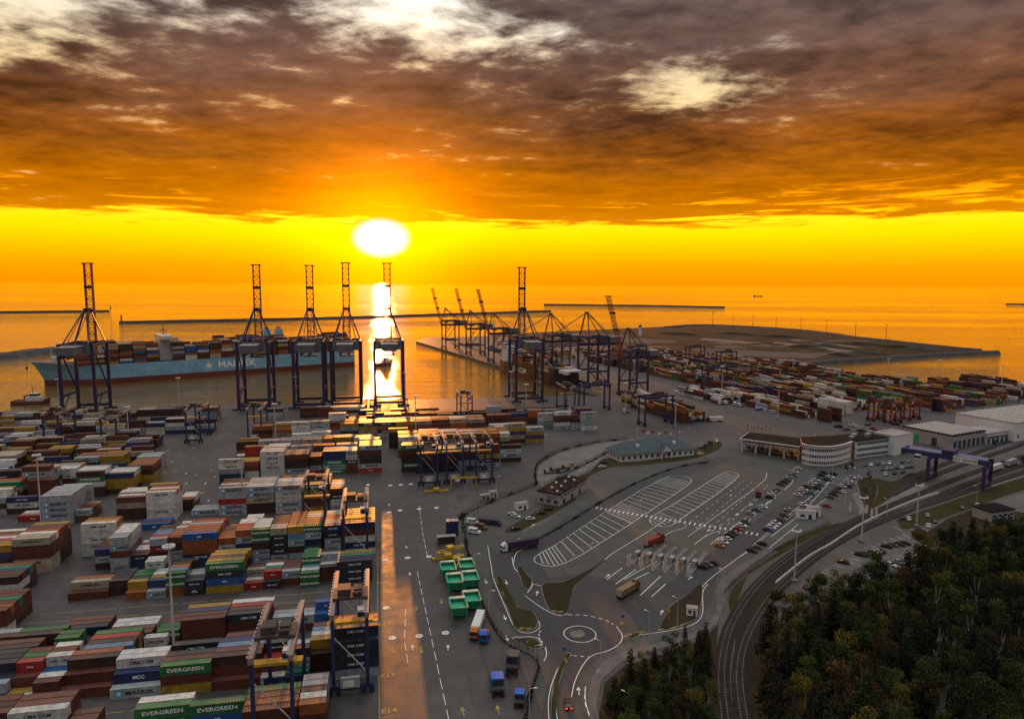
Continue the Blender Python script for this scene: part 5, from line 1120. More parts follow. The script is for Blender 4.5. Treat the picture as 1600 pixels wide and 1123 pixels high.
def cabin(px, py, L, Wd, h, rz, label, m='white', name='site_cabin', z=0):
    o = empty(name, G(px, py)+Vector((0, 0, z)), rz); tag(o, label, 'cabin'); MB().box(0, 0, 0, L, Wd, h).build('wall', M_[m], o); MB().box(-.1, -.1, h, L+.1, Wd+.1, h+.15).build('roof', M_['roofgrey'], o)
    MB().box(L*.15, -.05, 1., L*.4, .02, 2.1).build('window', M_['glass'], o); MB().box(L*.6, -.05, 0, L*.78, .02, 2.1).build('door', M_['dark'], o); return o
cabin(1246, 810, 8, 3.2, 3.4, -.1, 'white site cabin on the verge below the car park'); cabin(1263, 806, 5.5, 3.2, 4., -.1, 'white cabin with rounded tank beside the verge cabin')
cabin(808, 798, 6, 3, 3.2, .45, 'small white box cabin on the staff car park'); cabin(1073, 962, 3.4, 2.4, 2.6, -.2, 'small white cabinet on the round planted island')
cabin(752, 783, 5, 2.6, 2.8, .4, 'grey kiosk beside the curved fence, one with open side', 'greywall'); cabin(766, 777, 4, 2.6, 2.8, .4, 'pale kiosk beside the curved fence, one closest to the lamp', 'cream')
cabin(698, 838, 5, 3, 6.4, A, 'blue gatehouse cabin behind the yellow spreaders', 'blue')
def shed():
    o = empty('open_shelter', G(684, 852), A); tag(o, 'low pale concrete shelter beside the yellow spreaders', 'shelter')
    MB().box(0, 3, 0, 7, 3.3, 3).build('back_wall', M_['slab'], o); MB().box(0, 0, 0, .3, 3, 3).build('side_wall', M_['slab'], o); MB().box(7, 0, 0, 7.3, 3.3, 3).build('side_wall', M_['slab'], o); MB().box(-.2, .8, 3, 7.5, 3.5, 3.2).build('roof', M_['roofgrey'], o)
shed()
# ------------------------------------------------------------------ fences
def fence(px, label, h=2.4, post=3., hedge=False, name='fence'):
    pts = resample(gl(px), post); base = pts[0].copy(); o = empty(name, base); tag(o, label, 'fence')
    mb = MB(); pm = None
    for p in pts:
        q = p-base
        if pm is None: pm = MB().bar((0, 0, 0), (0, 0, h), .12).mesh('post', M_['dark'])
        link('post', pm, o, q)
    for a, b in zip(pts, pts[1:]):
        a, b = a-base, b-base
        for z in (.2, h*.5, h-.1): mb.bar(a+Vector((0, 0, z)), b+Vector((0, 0, z)), .05)
        n = 10
        for i in range(n): c = a.lerp(b, i/n); mb.bar(c, c+Vector((0, 0, h-.05)), .03)
    tag(mb.build('wire_mesh', M_['dark'], o), kind='stuff')
    if hedge:
        r = random.Random(3); hb = MB()
        for p in resample(pts, .5):
            k = max(0., .15+.95*math.sin(p.x*.37+p.y*.23)*math.cos(p.x*.11-p.y*.19)+r.uniform(-.25, .35)); k = min(k, 1.1); w_ = .2+.45*k
            for _ in range(int(1+4*k)):
                c = p-base+Vector((r.uniform(-w_, w_), r.uniform(-w_, w_), r.uniform(.1, hedge*k))); v = Vector((r.uniform(-1, 1), r.uniform(-1, 1), r.uniform(-.3, 1))).normalized(); t = v.cross(Vector((.3, .2, 1))).normalized()*.26; u = v.cross(t).normalized()*.26
                hb.quad(c-t-u, c+t-u, c+t+u, c-t+u)
        tag(hb.build('climbing_growth', M_['leafdark'], o), kind='stuff')
M_['leafdark'] = mat('dark_leaves', (.022, .026, .010), .8, .5, .6, spec=.2)
fence([(722, 805), (728, 850), (740, 900), (752, 940), (768, 975), (788, 1003), (812, 1016), (836, 1028), (842, 1045), (832, 1075), (822, 1123), (815, 1180)], 'dark overgrown fence between the truck lane and the customs road', hedge=1.9)
fence([(716, 812), (745, 794), (800, 772), (838, 757)], 'overgrown fence running from the lane corner towards the grey block', hedge=1.3)
fence([(838, 757), (836, 738), (842, 724), (872, 706), (925, 692), (985, 686)], 'fence curving around the concrete compound behind the teal roof', hedge=.9)
fence([(850, 762), (890, 738), (935, 715), (950, 706)], 'fence along the near side of the concrete compound', hedge=1.2)
fence([(810, 857), (850, 838), (890, 815), (940, 784), (1000, 752), (1060, 730), (1110, 722)], 'low hedge line between the entry road and the hatched bays', h=1.1, hedge=.8, name='hedge')
fence([(1130, 930), (1146, 912), (1180, 884), (1240, 845), (1300, 818)], 'wire fence above the railway cutting', h=1.8)
# ------------------------------------------------------------------ masts and lamps
def mast(px, yb, yt, label, n=8, r=.42):
    p = G(px, yb); h = rise(p, yt); o = empty('light_mast', p); tag(o, label, 'light mast', 'tall floodlight masts'); MB().tube((0, 0, 0), (0, 0, h), r, 10, r*.5).build('pole', M_['steelw'], o)
    MB().box(-1, -1, 0, 1, 1, .7).build('footing', M_['slab'], o); c = MB(); c.tube((0, 0, h-.6), (0, 0, h-.45), 1.0, 12); c.build('crown_ring', M_['steel'], o)
    for i in range(n): a = i*2*math.pi/n; x, y = 1.35*math.cos(a), 1.35*math.sin(a); link('floodlight', LAMP, o, (x, y, h-.2), a)
    return o
M_['steelw'] = mat('pale_mast_steel', (.50, .48, .46), .5, .12, .4)
LAMP = MB().box(-.3, -.45, -.35, .35, .45, .25).mesh('floodlight', M_['white'])
for q in [(272, 1016, 852, 'tall mast with big crown in the brown rows near the bottom'), (65, 820, 710, 'tall mast beside the light grey five high stack'), (380, 803, 710, 'tall mast at the corner of the red striped stack'), (202, 700, 635, 'mast in the far field before the quayside containers'),
          (93, 645, 592, 'mast before the bow of the blue ship'), (281, 648, 590, 'mast before the middle of the blue ship'), (462, 640, 588, 'mast on the quay between the second and third cranes'), (634, 640, 582, 'thin mast on the quay right of the sun glitter'), (431, 698, 630, 'mast behind the green container by the yard gantry'),
          (650, 692, 618, 'mast in the middle of the golden block'), (798, 640, 580, 'mast on the quay beside the tall crane legs'), (822, 655, 600, 'mast behind the mustard container'), (941, 626, 553, 'mast on the quay corner past the black bow'), (977, 646, 598, 'mast at the water end of the dark block'), (1055, 668, 610, 'mast standing on the crossing before the dark block'),
          (1127, 628, 572, 'mast beside the parked white tractors'), (1215, 654, 604, 'mast behind the lorry gate canopy'), (1407, 616, 585, 'mast among the stacks behind the red cranes'), (1402, 594, 567, 'mast before the channel left of the white stacks'), (1466, 596, 562, 'tall dark mast against the golden channel'), (1497, 604, 577, 'mast behind the dark stacks by the channel'), (1564, 615, 573, 'pale mast among the dark stacks by the channel'),
          (1388, 577, 560, 'thin mast at the edge of the channel'), (1109, 580, 552, 'thin mast in the middle of the far field'), (1043, 574, 545, 'thin mast by the far gantries'), (990, 582, 550, 'thin mast behind the blue far crane'), (1238, 588, 562, 'thin mast beside the shore of the channel'), (893, 584, 548, 'thin mast behind the white fore deck'), (1170, 590, 562, 'thin mast left of the channel'), (1294, 596, 575, 'thin mast before the channel mouth')]: mast(*q)
for q in [(1241, 908, 828, 'slim mast beside the footpath at the edge of the wood'), (1346, 846, 776, 'slim mast standing among the parked cars before the wood'), (1432, 822, 757, 'slim mast beside the blue painted parking bay')]:
    o = mast(*q, n=2, r=.3)
for i, (px, yb, yt) in enumerate([(1113, 510.5, 488), (1145, 512, 493), (1176, 513, 491), (1212, 517, 495), (1251, 519, 497), (1291, 522, 500), (1336, 530, 504), (1384, 533, 507), (880, 520, 495), (911, 518, 497)]):
    p = G(px, yb); h = rise(p, yt); o = empty('light_mast', p); tag(o, 'thin distant mast in the row along the sandy spit', 'light mast', 'thin masts along the sandy spit'); MB().tube((0, 0, 0), (0, 0, h), .5, 8, .3).build('pole', M_['dark'], o); MB().box(-1.6, -.6, h-.8, 1.6, .6, h).build('lamp_head', M_['dark'], o)
def lamp(px, yb, yt, label, rz=0.):
    p = G(px, yb); h = rise(p, yt); o = empty('street_lamp', p, rz); tag(o, label, 'street lamp', 'street lamps beside the customs roads'); MB().tube((0, 0, 0), (0, 0, h), .11, 8, .07).build('pole', M_['steelw'], o)
    MB().bar((0, 0, h), (1.5, 0, h+.15), .09).build('arm', M_['steelw'], o); MB().box(1.0, -.18, h+.08, 1.9, .18, h+.26).build('lamp_head', M_['white'], o)
for q in [(938, 1054, 1001, 'street lamp on the footpath bend below the roundabout', 2.6), (981, 1123, 1082, 'street lamp in the trees at the bottom of the footpath', 2.6), (1014, 1004, 956, 'street lamp between the roundabout exit and the wood', 2.4), (1058, 980, 934, 'street lamp beside the round planted island', 2.6), (1130, 935, 890, 'street lamp on the footpath above the railway curve', 2.6),
          (764, 966, 923, 'street lamp on the fence beside the lane of green hoppers', 0.), (742, 905, 865, 'street lamp on the fence behind the green hoppers', 0.), (725, 852, 815, 'street lamp on the fence beside the white van', 0.), (827, 1123, 1075, 'street lamp on the fence near the bottom edge', 0.), (776, 782, 745, 'street lamp where the two fences meet', .6),
          (836, 1030, 1008, 'short lamp beside the triangular island', 0.), (921, 872, 850, 'lamp post beside the lorry gate lanes', .5), (806, 858, 843, 'short lamp behind the white lorry cab', .5), (852, 700, 680, 'lamp post on the yard side of the compound', 1.), (911, 694, 672, 'lamp post behind the compound, one nearest the mustard stack', 1.), (995, 692, 668, 'lamp post behind the teal roof', 1.), (1075, 690, 668, 'lamp post at the gable end of the teal roofed office', 1.),
          (1115, 706, 685, 'lamp post between the teal roof and the gate canopy', 1.), (1000, 800, 782, 'lamp post at the upper end of the hatched bays', 1.), (1320, 788, 770, 'lamp post in the middle of the car park', 2.), (1272, 700, 680, 'lamp post above the curved office roof', 1.), (1374, 712, 700, 'lamp post before the long office wing', 1.), (1526, 784, 760, 'lamp post beside the rail crane foot', 2.), (1385, 808, 780, 'lamp post by the level crossing', 2.), (1300, 745, 728, 'lamp post at the top of the car park', 2.)]: lamp(*q)
# ------------------------------------------------------------------ cars
def car_meshes():
    prof = [(-2.15, .35), (-2.2, .75), (-2.05, .95), (-1.3, 1.02), (1.0, .98), (1.95, .82), (2.2, .62), (2.15, .32)]
    b = MB(); Wd = .88; n = len(prof)
    for s in (-1, 1): b.quad(*[(x, s*Wd, z) for x, z in (prof if s > 0 else prof[::-1])])
    for i in range(n): (x0, z0), (x1, z1) = prof[i], prof[(i+1) % n]; b.quad((x0, -Wd, z0), (x0, Wd, z0), (x1, Wd, z1), (x1, -Wd, z1))
    rt = [(-1.75, .98), (-1.25, 1.44), (.15, 1.46), (1.05, .96)]
    c = MB(); wi, wt = .80, .64; P = [(-1.75, wi, .97), (-1.2, wt, 1.42), (.15, wt, 1.44), (1.1, wi, .95)]
    for s in (-1, 1): c.quad(*[(x, s*yy, z) for x, yy, z in (P if s > 0 else P[::-1])])
    c.quad((-1.75, -wi, .97), (-1.2, -wt, 1.42), (-1.2, wt, 1.42), (-1.75, wi, .97)); c.quad((.15, -wt, 1.44), (1.1, -wi, .95), (1.1, wi, .95), (.15, wt, 1.44))
    r = MB(); r.box(-1.25, -wt-.02, 1.42, .2, wt+.02, 1.50)
    w = MB().tube((0, -.11, 0), (0, .11, 0), .33, 12)
    return b.mesh('car', M_['body']), c.mesh('cabin_glass', M_['glass']), r.mesh('roof', M_['body']), w.mesh('wheel', M_['tyre'])
CARM = car_meshes()
VC = {'w': ((.62, .62, .61), 'white'), 's': ((.33, .34, .35), 'silver'), 'k': ((.015, .015, .017), 'black'), 'g': ((.10, .105, .11), 'dark grey'), 'r': ((.30, .03, .02), 'red'), 'b': ((.03, .06, .16), 'blue'), 'o': ((.5, .17, .02), 'orange'), 't': ((.03, .16, .13), 'teal'), 'n': ((.10, .06, .04), 'brown')}
LHEAD = lambda dx, dy, x, yy: (G(x+dx, yy+dy)-G(x, yy))
CARN = {}
def car(px, py, c, rz, where, s=1.):
    b, g, r, w = CARM; col, cn = VC[c]; k = (cn, where); CARN[k] = CARN.get(k, 0)+1
    o = link('parked_car', b, None, G(px, py), rz+rnd.uniform(-.05, .05), col); o.scale = (s, s*rnd.uniform(.97, 1.03), s*rnd.uniform(.96, 1.12)); o['_w'] = where; o['_c'] = cn
    link('cabin_glass', g, o); link('roof', r, o, color=col)
    for x in (-1.35, 1.35):
        for yy in (-.8, .8): link('wheel', w, o, (x, yy, .33))
    CARS.append(o); return o
CARS = []
ROADD = LHEAD(75, -55, 1180, 790); RZR = math.atan2(ROADD.y, ROADD.x); PERP = RZR-math.pi/2
def carrow(x0, y0, x1, y1, cols, rz, where):
    n = len(cols)
    for i, c in enumerate(cols):
        if c == '.': continue
        t = i/max(n-1, 1); car(x0+(x1-x0)*t+rnd.uniform(-.6, .6), y0+(y1-y0)*t+rnd.uniform(-.3, .3), c, rz+(math.pi if rnd.random() < .3 else 0), where)
carrow(1098, 887, 1113, 881, 'kgk', PERP, 'beside the lorry gate booths'); carrow(1125, 854, 1140, 838, 'owwk', PERP, 'above the lorry gate booths'); carrow(1146, 834, 1165, 817, 'nrwg', PERP, 'where the zebra crossing ends')
carrow(1172, 803, 1193, 793, 'sbw', PERP, 'in the lane row below the gate'); carrow(1202, 778, 1214, 767, 'kwsg', PERP, 'in the lane row beside the red lorry cab'); carrow(1220, 758, 1240, 744, 'nkgsg', PERP, 'in the lane row nearest the gate canopy'); carrow(1241, 738, 1246, 733, 'ww', PERP, 'in front of the curved office')
carrow(1175, 862, 1190, 851, 'kgk', PERP, 'along the lower car park edge'); carrow(1200, 829, 1220, 812, 'bwwwkg', PERP, 'in the row by the site cabins'); carrow(1225, 806, 1232, 798, 'gs', PERP, 'above the site cabins')
carrow(1246, 774, 1288, 740, 'wswkswwgkk', PERP, 'in the middle row of the car park'); carrow(1254, 790, 1258, 788, 'w', PERP, 'alone in the car park by the site cabins'); carrow(1266, 772, 1302, 742, 't.kg.kwk', PERP, 'in the back to back row of the car park'); carrow(1292, 792, 1292, 792, 'r', PERP, 'alone near the hedge of the car park')
carrow(1297, 778, 1330, 748, 'gknkwsws', PERP, 'in the row beside the planted bank'); carrow(1314, 770, 1340, 748, 'w.ks.w', PERP, 'in the last row beside the planted bank')
carrow(1352, 728, 1420, 722, 'gwksw.kg', RZR, 'before the long office wing'); carrow(1378, 734, 1425, 730, 'ksgkwgk', RZR, 'behind the planted bank by the office'); carrow(1330, 732, 1334, 730, 'w', PERP, 'by the shrubs at the office corner'); carrow(1385, 742, 1410, 738, 'wkk', RZR, 'at the bend behind the planted bank')
carrow(1345, 868, 1375, 862, 'kgkwwk', PERP, 'before the slim mast by the wood'); carrow(1385, 855, 1415, 850, 'kgkk', PERP, 'in the bay row before the wood'); carrow(1378, 888, 1404, 880, 'sws', PERP, 'against the first trees of the wood'); carrow(1318, 880, 1318, 880, 'k', PERP, 'alone at the end of the bays')
carrow(1420, 812, 1424, 810, 'w', RZR+.2, 'on the road beside the level crossing'); carrow(1410, 810, 1412, 808, 'k', RZR+.2, 'in the shade by the level crossing'); carrow(1449, 806, 1450, 806, 's', RZR+.2, 'waiting on the service road'); carrow(1450, 823, 1451, 823, 'w', RZR+.2, 'in the blue painted bay'); carrow(1460, 816, 1461, 816, 'k', RZR+.2, 'behind the blue painted bay'); carrow(1504, 794, 1505, 793, 'g', RZR+.2, 'driving along the service road'); carrow(1527, 790, 1528, 789, 'w', RZR+.2, 'under the rail crane lamp post'); carrow(1432, 834, 1438, 830, 'kk', PERP, 'at the foot of the slim mast'); carrow(1425, 868, 1450, 858, 'wsw', PERP, 'half under the trees of the wood')
carrow(800, 804, 806, 808, 'ww', -.5, 'on the staff car park by the fence'); carrow(829, 812, 830, 812, 'w', .3, 'on the staff car park, pale estate'); carrow(845, 803, 858, 797, 'kk', .3, 'on the staff car park before the grey block'); carrow(806, 827, 807, 827, 'k', .3, 'on the staff car park nearest the verge'); carrow(941, 730, 944, 724, 'wk', .3, 'on the drive of the teal roofed office'); carrow(1120, 690, 1122, 690, 'w', 1.2, 'by the bushes past the teal roof'); carrow(1094, 710, 1097, 700, 'wg', .4, 'at the gable end of the teal roof')
carrow(887, 1102, 888, 1102, 'k', math.pi/2+.1, 'driving with red tail lights to the roundabout')
for x, yy, c in [(1310, 668, 'k'), (1322, 672, 'g'), (1332, 666, 'w'), (1345, 674, 'k'), (1356, 664, 'k'), (1365, 671, 'r'), (1400, 664, 'k'), (1412, 668, 'g')]: car(x, yy, c, rnd.uniform(0, 3), 'among the tractors behind the office', 1.4)
cnt = {}
for o in CARS:
    k = (o['_c'], o['_w']); cnt.setdefault(k, []).append(o)
for (c, wv), os_ in cnt.items():
    for i, o in enumerate(os_):
        pre = '' if len(os_) == 1 else ('lower ', 'upper ')[i] if len(os_) == 2 else ('lowest ', 'middle ', 'uppermost ', 'farthest ')[min(i, 3)]
        tag(o, '%s%s car %s' % (pre, c, wv), 'car', 'parked cars'); del o['_w'], o['_c']
o = [q for q in CARS if 'tail lights' in q['label']][0]; M_['tail'] = mat('red_tail_light', (.5, .02, .01), .3, 0, emit=((1, .03, .01), 6.)); [MB().box(-2.24, yy-.22, .66, -2.19, yy+.22, .84).build('tail_light', M_['tail'], o) for yy in (-.6, .6)]
# ------------------------------------------------------------------ lorries
def wheels(o, xs, w=1.15, r=.5):
    me = TXT.setdefault(('wh', r), MB().tube((0, -.16, 0), (0, .16, 0), r, 14).mesh('wheel', M_['tyre']))
    for x in xs:
        for yy in (-w+.15, w-.15): link('wheel', me, o, (x, yy, r))
def lorry(px, py, rz, label, cabm, load, L=13.6, cat='lorry', name='lorry', box=True, h=3.9, tank=False):
    o = empty(name, G(px, py), rz); tag(o, label, cat); c = MB(); c.box(-1.0, -1.22, .75, 1.25, 1.22, 3.0); c.quad((-1., -1.1, 3.), (-1., 1.1, 3.), (-.7, 1.1, 3.75), (-.7, -1.1, 3.75)).quad((1.0, -1.1, 3.), (.2, -1.1, 3.75), (.2, 1.1, 3.75), (1., 1.1, 3.)).quad((.2, -1.1, 3.75), (-.7, -1.1, 3.75), (-.7, 1.1, 3.75), (.2, 1.1, 3.75)).quad((-1., -1.1, 3.), (-.7, -1.1, 3.75), (.2, -1.1, 3.75), (1., -1.1, 3.)).quad((1., 1.1, 3.), (.2, 1.1, 3.75), (-.7, 1.1, 3.75), (-1., 1.1, 3.))
    k = c.build('cab', M_[cabm], o); MB().box(1.24, -1.08, 1.75, 1.29, 1.08, 2.75).build('windscreen', M_['glass'], k)
    for s in (-1, 1): MB().box(.2, s*1.22-.03, 1.8, 1., s*1.22+.03, 2.6).build('side_window', M_['glass'], k); MB().box(.95, s*1.42-.1, 1.8, 1.1, s*1.42+.1, 2.5).build('mirror', M_['dark'], k)
    MB().box(1.2, -1.15, .45, 1.38, 1.15, 1.0).build('bumper', M_['dark'], k)
    MB().box(-L-1.2, -.5, .8, -.6, .5, 1.15).build('chassis', M_['dark'], o)
    if tank:
        t = MB().tube((-L-1, 0, 2.3), (-1.4, 0, 2.3), 1.2, 16); t.build('tank', M_[load], o); [MB().tube((-2.5-i*2.4, 0, 3.4), (-2.5-i*2.4, 0, 3.7), .35, 10).build('hatch', M_['cream'], o) for i in range(4)]
    elif box: b = MB().box(-L-1.2, -1.27, 1.15, -1.3, 1.27, h).build('trailer_body', M_[load], o); MB().box(-L-1.22, -1.2, 1.2, -L-1.2, 1.2, h-.05).build('rear_door', M_['greywall'], b)
    wheels(o, (.4, -2.4, -L+2, -L+.8, -L-.3)); return o
M_['curtain'] = mat('dark_purple_tarpaulin', (.035, .02, .05), .6, .2, .3)
lorry(788, 862, math.radians(205), 'lorry with white cab and dark purple trailer turning by the verge', 'white', 'curtain')
lorry(1032, 846, math.radians(42), 'red lorry leaving the weighing lanes', 'red', 'red', 9, h=3.2)
lorry(992, 921, math.radians(48), 'brown olive tipper lorry entering the weighing lanes', 'brown', 'tan', 9., h=3.3) if M_.setdefault('tan', mat('tan_sheet', (.20, .14, .075), .7, .3, .4)) else 0
lorry(1185, 776, math.radians(240), 'red lorry cab in the marked lane below the gate', 'red', 'greywall', 3., h=2.)
lorry(1106, 659, math.radians(190), 'dark lorry with pale load crossing the open yard', 'dark', 'cream', 11)
lorry(741, 998, math.radians(-97), 'white lorry with orange cab standing behind the green hoppers', 'orange', 'white', 11., h=3.3)
lorry(756, 1003, math.radians(-97), 'blue terminal tractor beside the white lorry with red trailer', 'blue2', 'red', 4., h=1.7) if M_.setdefault('blue2', mat('bright_blue_paint', (.02, .12, .55), .35, .15, .5)) else 0
for q in [(1124, 632, 'w'), (1133, 632, 'w'), (1148, 634, 's'), (1155, 636, 'w')]: lorry(q[0], q[1], rnd.uniform(2.6, 4.), 'white terminal tractor parked beside the far field mast', 'white', 'dark', 3.5, box=False, name='terminal_tractor', cat='tractor')['group'] = 'white tractors parked together'
lorry(975, 645, 2.8, 'white terminal tractor at the foot of the dark block mast', 'white', 'dark', 4., box=False, name='terminal_tractor', cat='tractor'); lorry(1082, 650, 2.6, 'white terminal tractor beside the near end of the dark block', 'white', 'dark', 4., box=False, name='terminal_tractor', cat='tractor'); lorry(1195, 640, .3, 'bright blue flatbed before the brown end stacks', 'blue2', 'blue2', 8., h=1.6)
def van(px, py, rz, label, m):
    o = empty('van', G(px, py), rz); tag(o, label, 'van'); P = [(-2.7, .4), (-2.7, 2.2), (-2.5, 2.45), (1.3, 2.4), (2.0, 1.5), (2.75, 1.2), (2.8, .4)]; b = MB(); n = len(P)
    for s in (-1, 1): b.quad(*[(x, s*.98, z) for x, z in (P if s > 0 else P[::-1])])
    for i in range(n): (x0, z0), (x1, z1) = P[i], P[(i+1) % n]; b.quad((x0, -.98, z0), (x0, .98, z0), (x1, .98, z1), (x1, -.98, z1))
    b.build('body', M_[m], o); MB().quad((1.42, -.85, 2.30), (2.0, -.85, 1.54), (2.0, .85, 1.54), (1.42, .85, 2.30)).build('windscreen', M_['glass'], o)
    for s in (-1, 1): MB().box(.4, s*.985-.015, 1.5, 1.4, s*.985+.015, 2.1).build('side_window', M_['glass'], o); MB().box(-1.2, s*.985-.015, 1.5, -.3, s*.985+.015, 2.1).build('side_window', M_['glass'], o)
    wheels(o, (-1.7, 1.8), 1., .36)
van(741, 833, math.radians(-22), 'white van with dark side windows on the staff car park', 'white'); van(774, 820, math.radians(-22), 'dark purple van on the staff car park', 'curtain'); van(738, 818, math.radians(-15), 'pale box van beside the fence corner', 'cream'); van(752, 826, math.radians(-30), 'brown van parked beside the white van', 'brown'); van(757, 818, math.radians(-20), 'dark olive van between the brown and the purple vans', 'dark')
def hopper(px, py, label, h=4.2):
    o = empty('bulk_hopper', G(px, py), A); tag(o, label, 'hopper', 'green hoppers parked in two files'); w, l = 5.2, 7.2; 
    b = MB(); t = 1.15
    for a, c in (((-w/2, -l/2), (w/2, -l/2)), ((w/2, -l/2), (w/2, l/2)), ((w/2, l/2), (-w/2, l/2)), ((-w/2, l/2), (-w/2, -l/2))):
        b.quad((a[0]*.72, a[1]*.72, 1.5), (c[0]*.72, c[1]*.72, 1.5), (c[0], c[1], h), (a[0], a[1], h))
    b.box(-w/2*.72, -l/2*.72, 1.3, w/2*.72, l/2*.72, 1.52); b.build('bin', M_['green'], o)
    r = MB(); [r.bar(p, q, .5, .45) for p, q in (((-w/2, -l/2, h), (w/2, -l/2, h)), ((w/2, -l/2, h), (w/2, l/2, h)), ((w/2, l/2, h), (-w/2, l/2, h)), ((-w/2, l/2, h), (-w/2, -l/2, h)))]; r.build('rim', M_['green'], o)
    MB().box(-w/2+.3, -l/2+.3, h-1.1, w/2-.3, l/2-.3, h-1.).build('load_screen', M_['greenl'], o); MB().box(-w/2, l/2-1.2, h+.2, w/2, l/2+.3, h+.5).build('hood', M_['palegreen'], o)
    for x in (-w/2+.2, w/2-.2):
        for yy in (-l/2+.3, l/2-.3): MB().bar((x, yy, 0), (x, yy, h), .32).build('leg', M_['green'], o)
M_['greenl'] = mat('green_screen', (.04, .42, .24), .5, .2, .6); M_['palegreen'] = mat('faded_green', (.35, .52, .42), .5, .2, .6)
for q in [(700, 901, 'green hopper at the far end of the file by the lane'), (729, 897, 'green hopper at the far end of the file by the fence'), (710, 921, 'green hopper in the middle of the file by the lane'), (735, 917, 'green hopper in the middle of the file by the fence'), (716, 961, 'green hopper at the near end of the file by the lane'), (737, 950, 'green hopper at the near end of the file by the fence')]: hopper(*q)
def spreader(px, py, rz, label, z=0.):
    o = empty('lifting_spreader', G(px, py)+Vector((0, 0, z)), rz); tag(o, label, 'spreader', 'yellow lifting spreaders'); b = MB()
    for yy in (-.9, .9): b.bar((-5, yy, .5), (5, yy, .5), .4, .5)
    b.build('main_beam', M_['yellow'], o)
    for x in (-5.8, 5.8): MB().bar((x, -1.2, .5), (x, 1.2, .5), .5, .6).build('end_beam', M_['yellow'], o); MB().bar((x*.86, 0, .5), (x, 0, .5), .6, .4).build('telescope', M_['yellow'], o)
    MB().box(-1.4, -1.3, .7, 1.4, 1.3, 1.9).build('head_block', M_['yellow'], o)
spreader(700, 872, A+.1, 'yellow spreader lying flat nearest the shelter'); spreader(714, 877, A+1.3, 'yellow spreader lying crosswise beside the fence'); spreader(704, 866, A+.5, 'yellow spreader lying on top of the others', 1.6); spreader(682, 768, A, 'olive yellow spreader lying before the golden block')
def yframe():
    o = empty('test_frame', G(705, 763), A); tag(o, 'yellow portal frame standing before the golden block gantries', 'frame'); MB().bar((0, 0, 0), (0, 0, 5.2), .5).build('leg', M_['yellow'], o); MB().bar((13, 0, 0), (13, 0, 5.2), .5).build('leg', M_['yellow'], o); MB().bar((-.3, 0, 5.4), (13.3, 0, 5.4), .6, .8).build('top_beam', M_['yellow'], o); MB().box(2, -.4, 3.8, 4.6, -.3, 5).build('sign_plate', M_['white'], o)
yframe()
def tractor(px, py, rz, label, m):
    o = empty('terminal_tractor', G(px, py), rz); tag(o, label, 'tractor'); MB().box(-1.5, -1.3, .7, 2.0, 1.3, 1.3).build('chassis', M_['dark'], o); c = MB().box(-1.3, -1.25, 1.3, 1.2, 1.25, 3.3).build('cab', M_[m], o); MB().box(1.19, -1.1, 1.9, 1.24, 1.1, 3.).build('windscreen', M_['glass'], c)
    MB().box(1.25, -1.2, 1.3, 2.4, 1.2, 1.8).build('engine_deck', M_['trol'], o); MB().box(-4.4, -1.2, .8, -1.5, 1.2, 1.5).build('fifth_wheel_deck', M_['dark'], o); wheels(o, (2., -2.6), 1.25, .55); return o
tractor(777, 1078, math.radians(-84), 'blue topped terminal tractor driving down the lane', 'blue2').scale = (1.4, 1.3, 1.3)
tractor(801, 1046, math.radians(-95), 'dark green machine parked behind the fence corner', 'teal').scale = (1.4, 1.3, 1.5); tractor(812, 1098, math.radians(-95), 'blue cab with red trailer parked along the fence', 'blue2'); tractor(717, 948, 0, 'small dark tractor behind the green hoppers', 'dark') if 0 else 0
# weighing lanes: kerbs, booths, posts
for i in range(6):
    a = G(978+i*19, 886+i*3.2); b = G(1026+i*15.5, 848+i*3); d = (b-a).normalized(); rz = math.atan2(d.y, d.x); L = (b-a).length
    o = empty('lane_island', a, rz); tag(o, 'raised lane island with booth in the weighing lanes, number %s from the hatched bays' % ORC[i], 'traffic island', 'islands of the weighing lanes'); MB().box(0, -.9, 0, L, .9, .22).build('kerb', M_['slab'], o)
    for x, m in ((2., 'white'), (4.4, 'white')): MB().tube((x, .3, .22), (x, .3, 3.7), .32, 10).build('totem', M_['cream'], o)
    if i in (1, 4): MB().tube((5.6, -.3, .22), (5.6, -.3, 3.7), .30, 10).build('totem', M_['orange'], o)
    k = MB().box(9, -.8, .22, 12, .8, 2.9).build('booth', M_['greywall'], o); MB().box(8.95, -.6, 1.2, 12.05, -.82, 2.3).build('window', M_['glass'], k)
    MB().tube((0.6, 0, .22), (.6, 0, 1.2), .12, 8).bar((.6, 0, 1.1), (.6, 3.4, 1.3), .1).build('barrier', M_['orange'], o)
def sign(px, py, label, m='blue2', s=1.):
    o = empty('road_sign', G(px, py)); tag(o, label, 'road sign'); o.scale = (s, s, s); MB().tube((0, 0, 0), (0, 0, 3), .05, 8).build('post', M_['steel'], o); MB().box(-.7, -.06, 2., .7, -.02, 3.2).build('plate', M_[m], o)
sign(973, 972, 'blue and yellow direction sign on the point of the roundabout exit', s=.8); sign(882, 1024, 'blue sign on the tip of the splitter island', s=.8); sign(819, 1012, 'blue and white sign on the triangular island', s=.8); sign(935, 1062, 'small speed sign on the footpath bend', 'white'); sign(1044, 966, 'yellow marker sign at the island tip', 'yellow')
for i, (x, yy) in enumerate([(1328, 799), (1344, 804), (1354, 802), (1362, 808), (1369, 806)]):
    o = empty('totem_post', G(x, yy)); tag(o, 'white cylinder post in the row by the level crossing', 'post', 'white posts by the level crossing'); MB().tube((0, 0, 0), (0, 0, 3.8), .5, 12).build('column', M_['cream'], o); MB().tube((0, 0, 3.8), (0, 0, 4.1), .55, 12).build('cap', M_['greywall'], o)
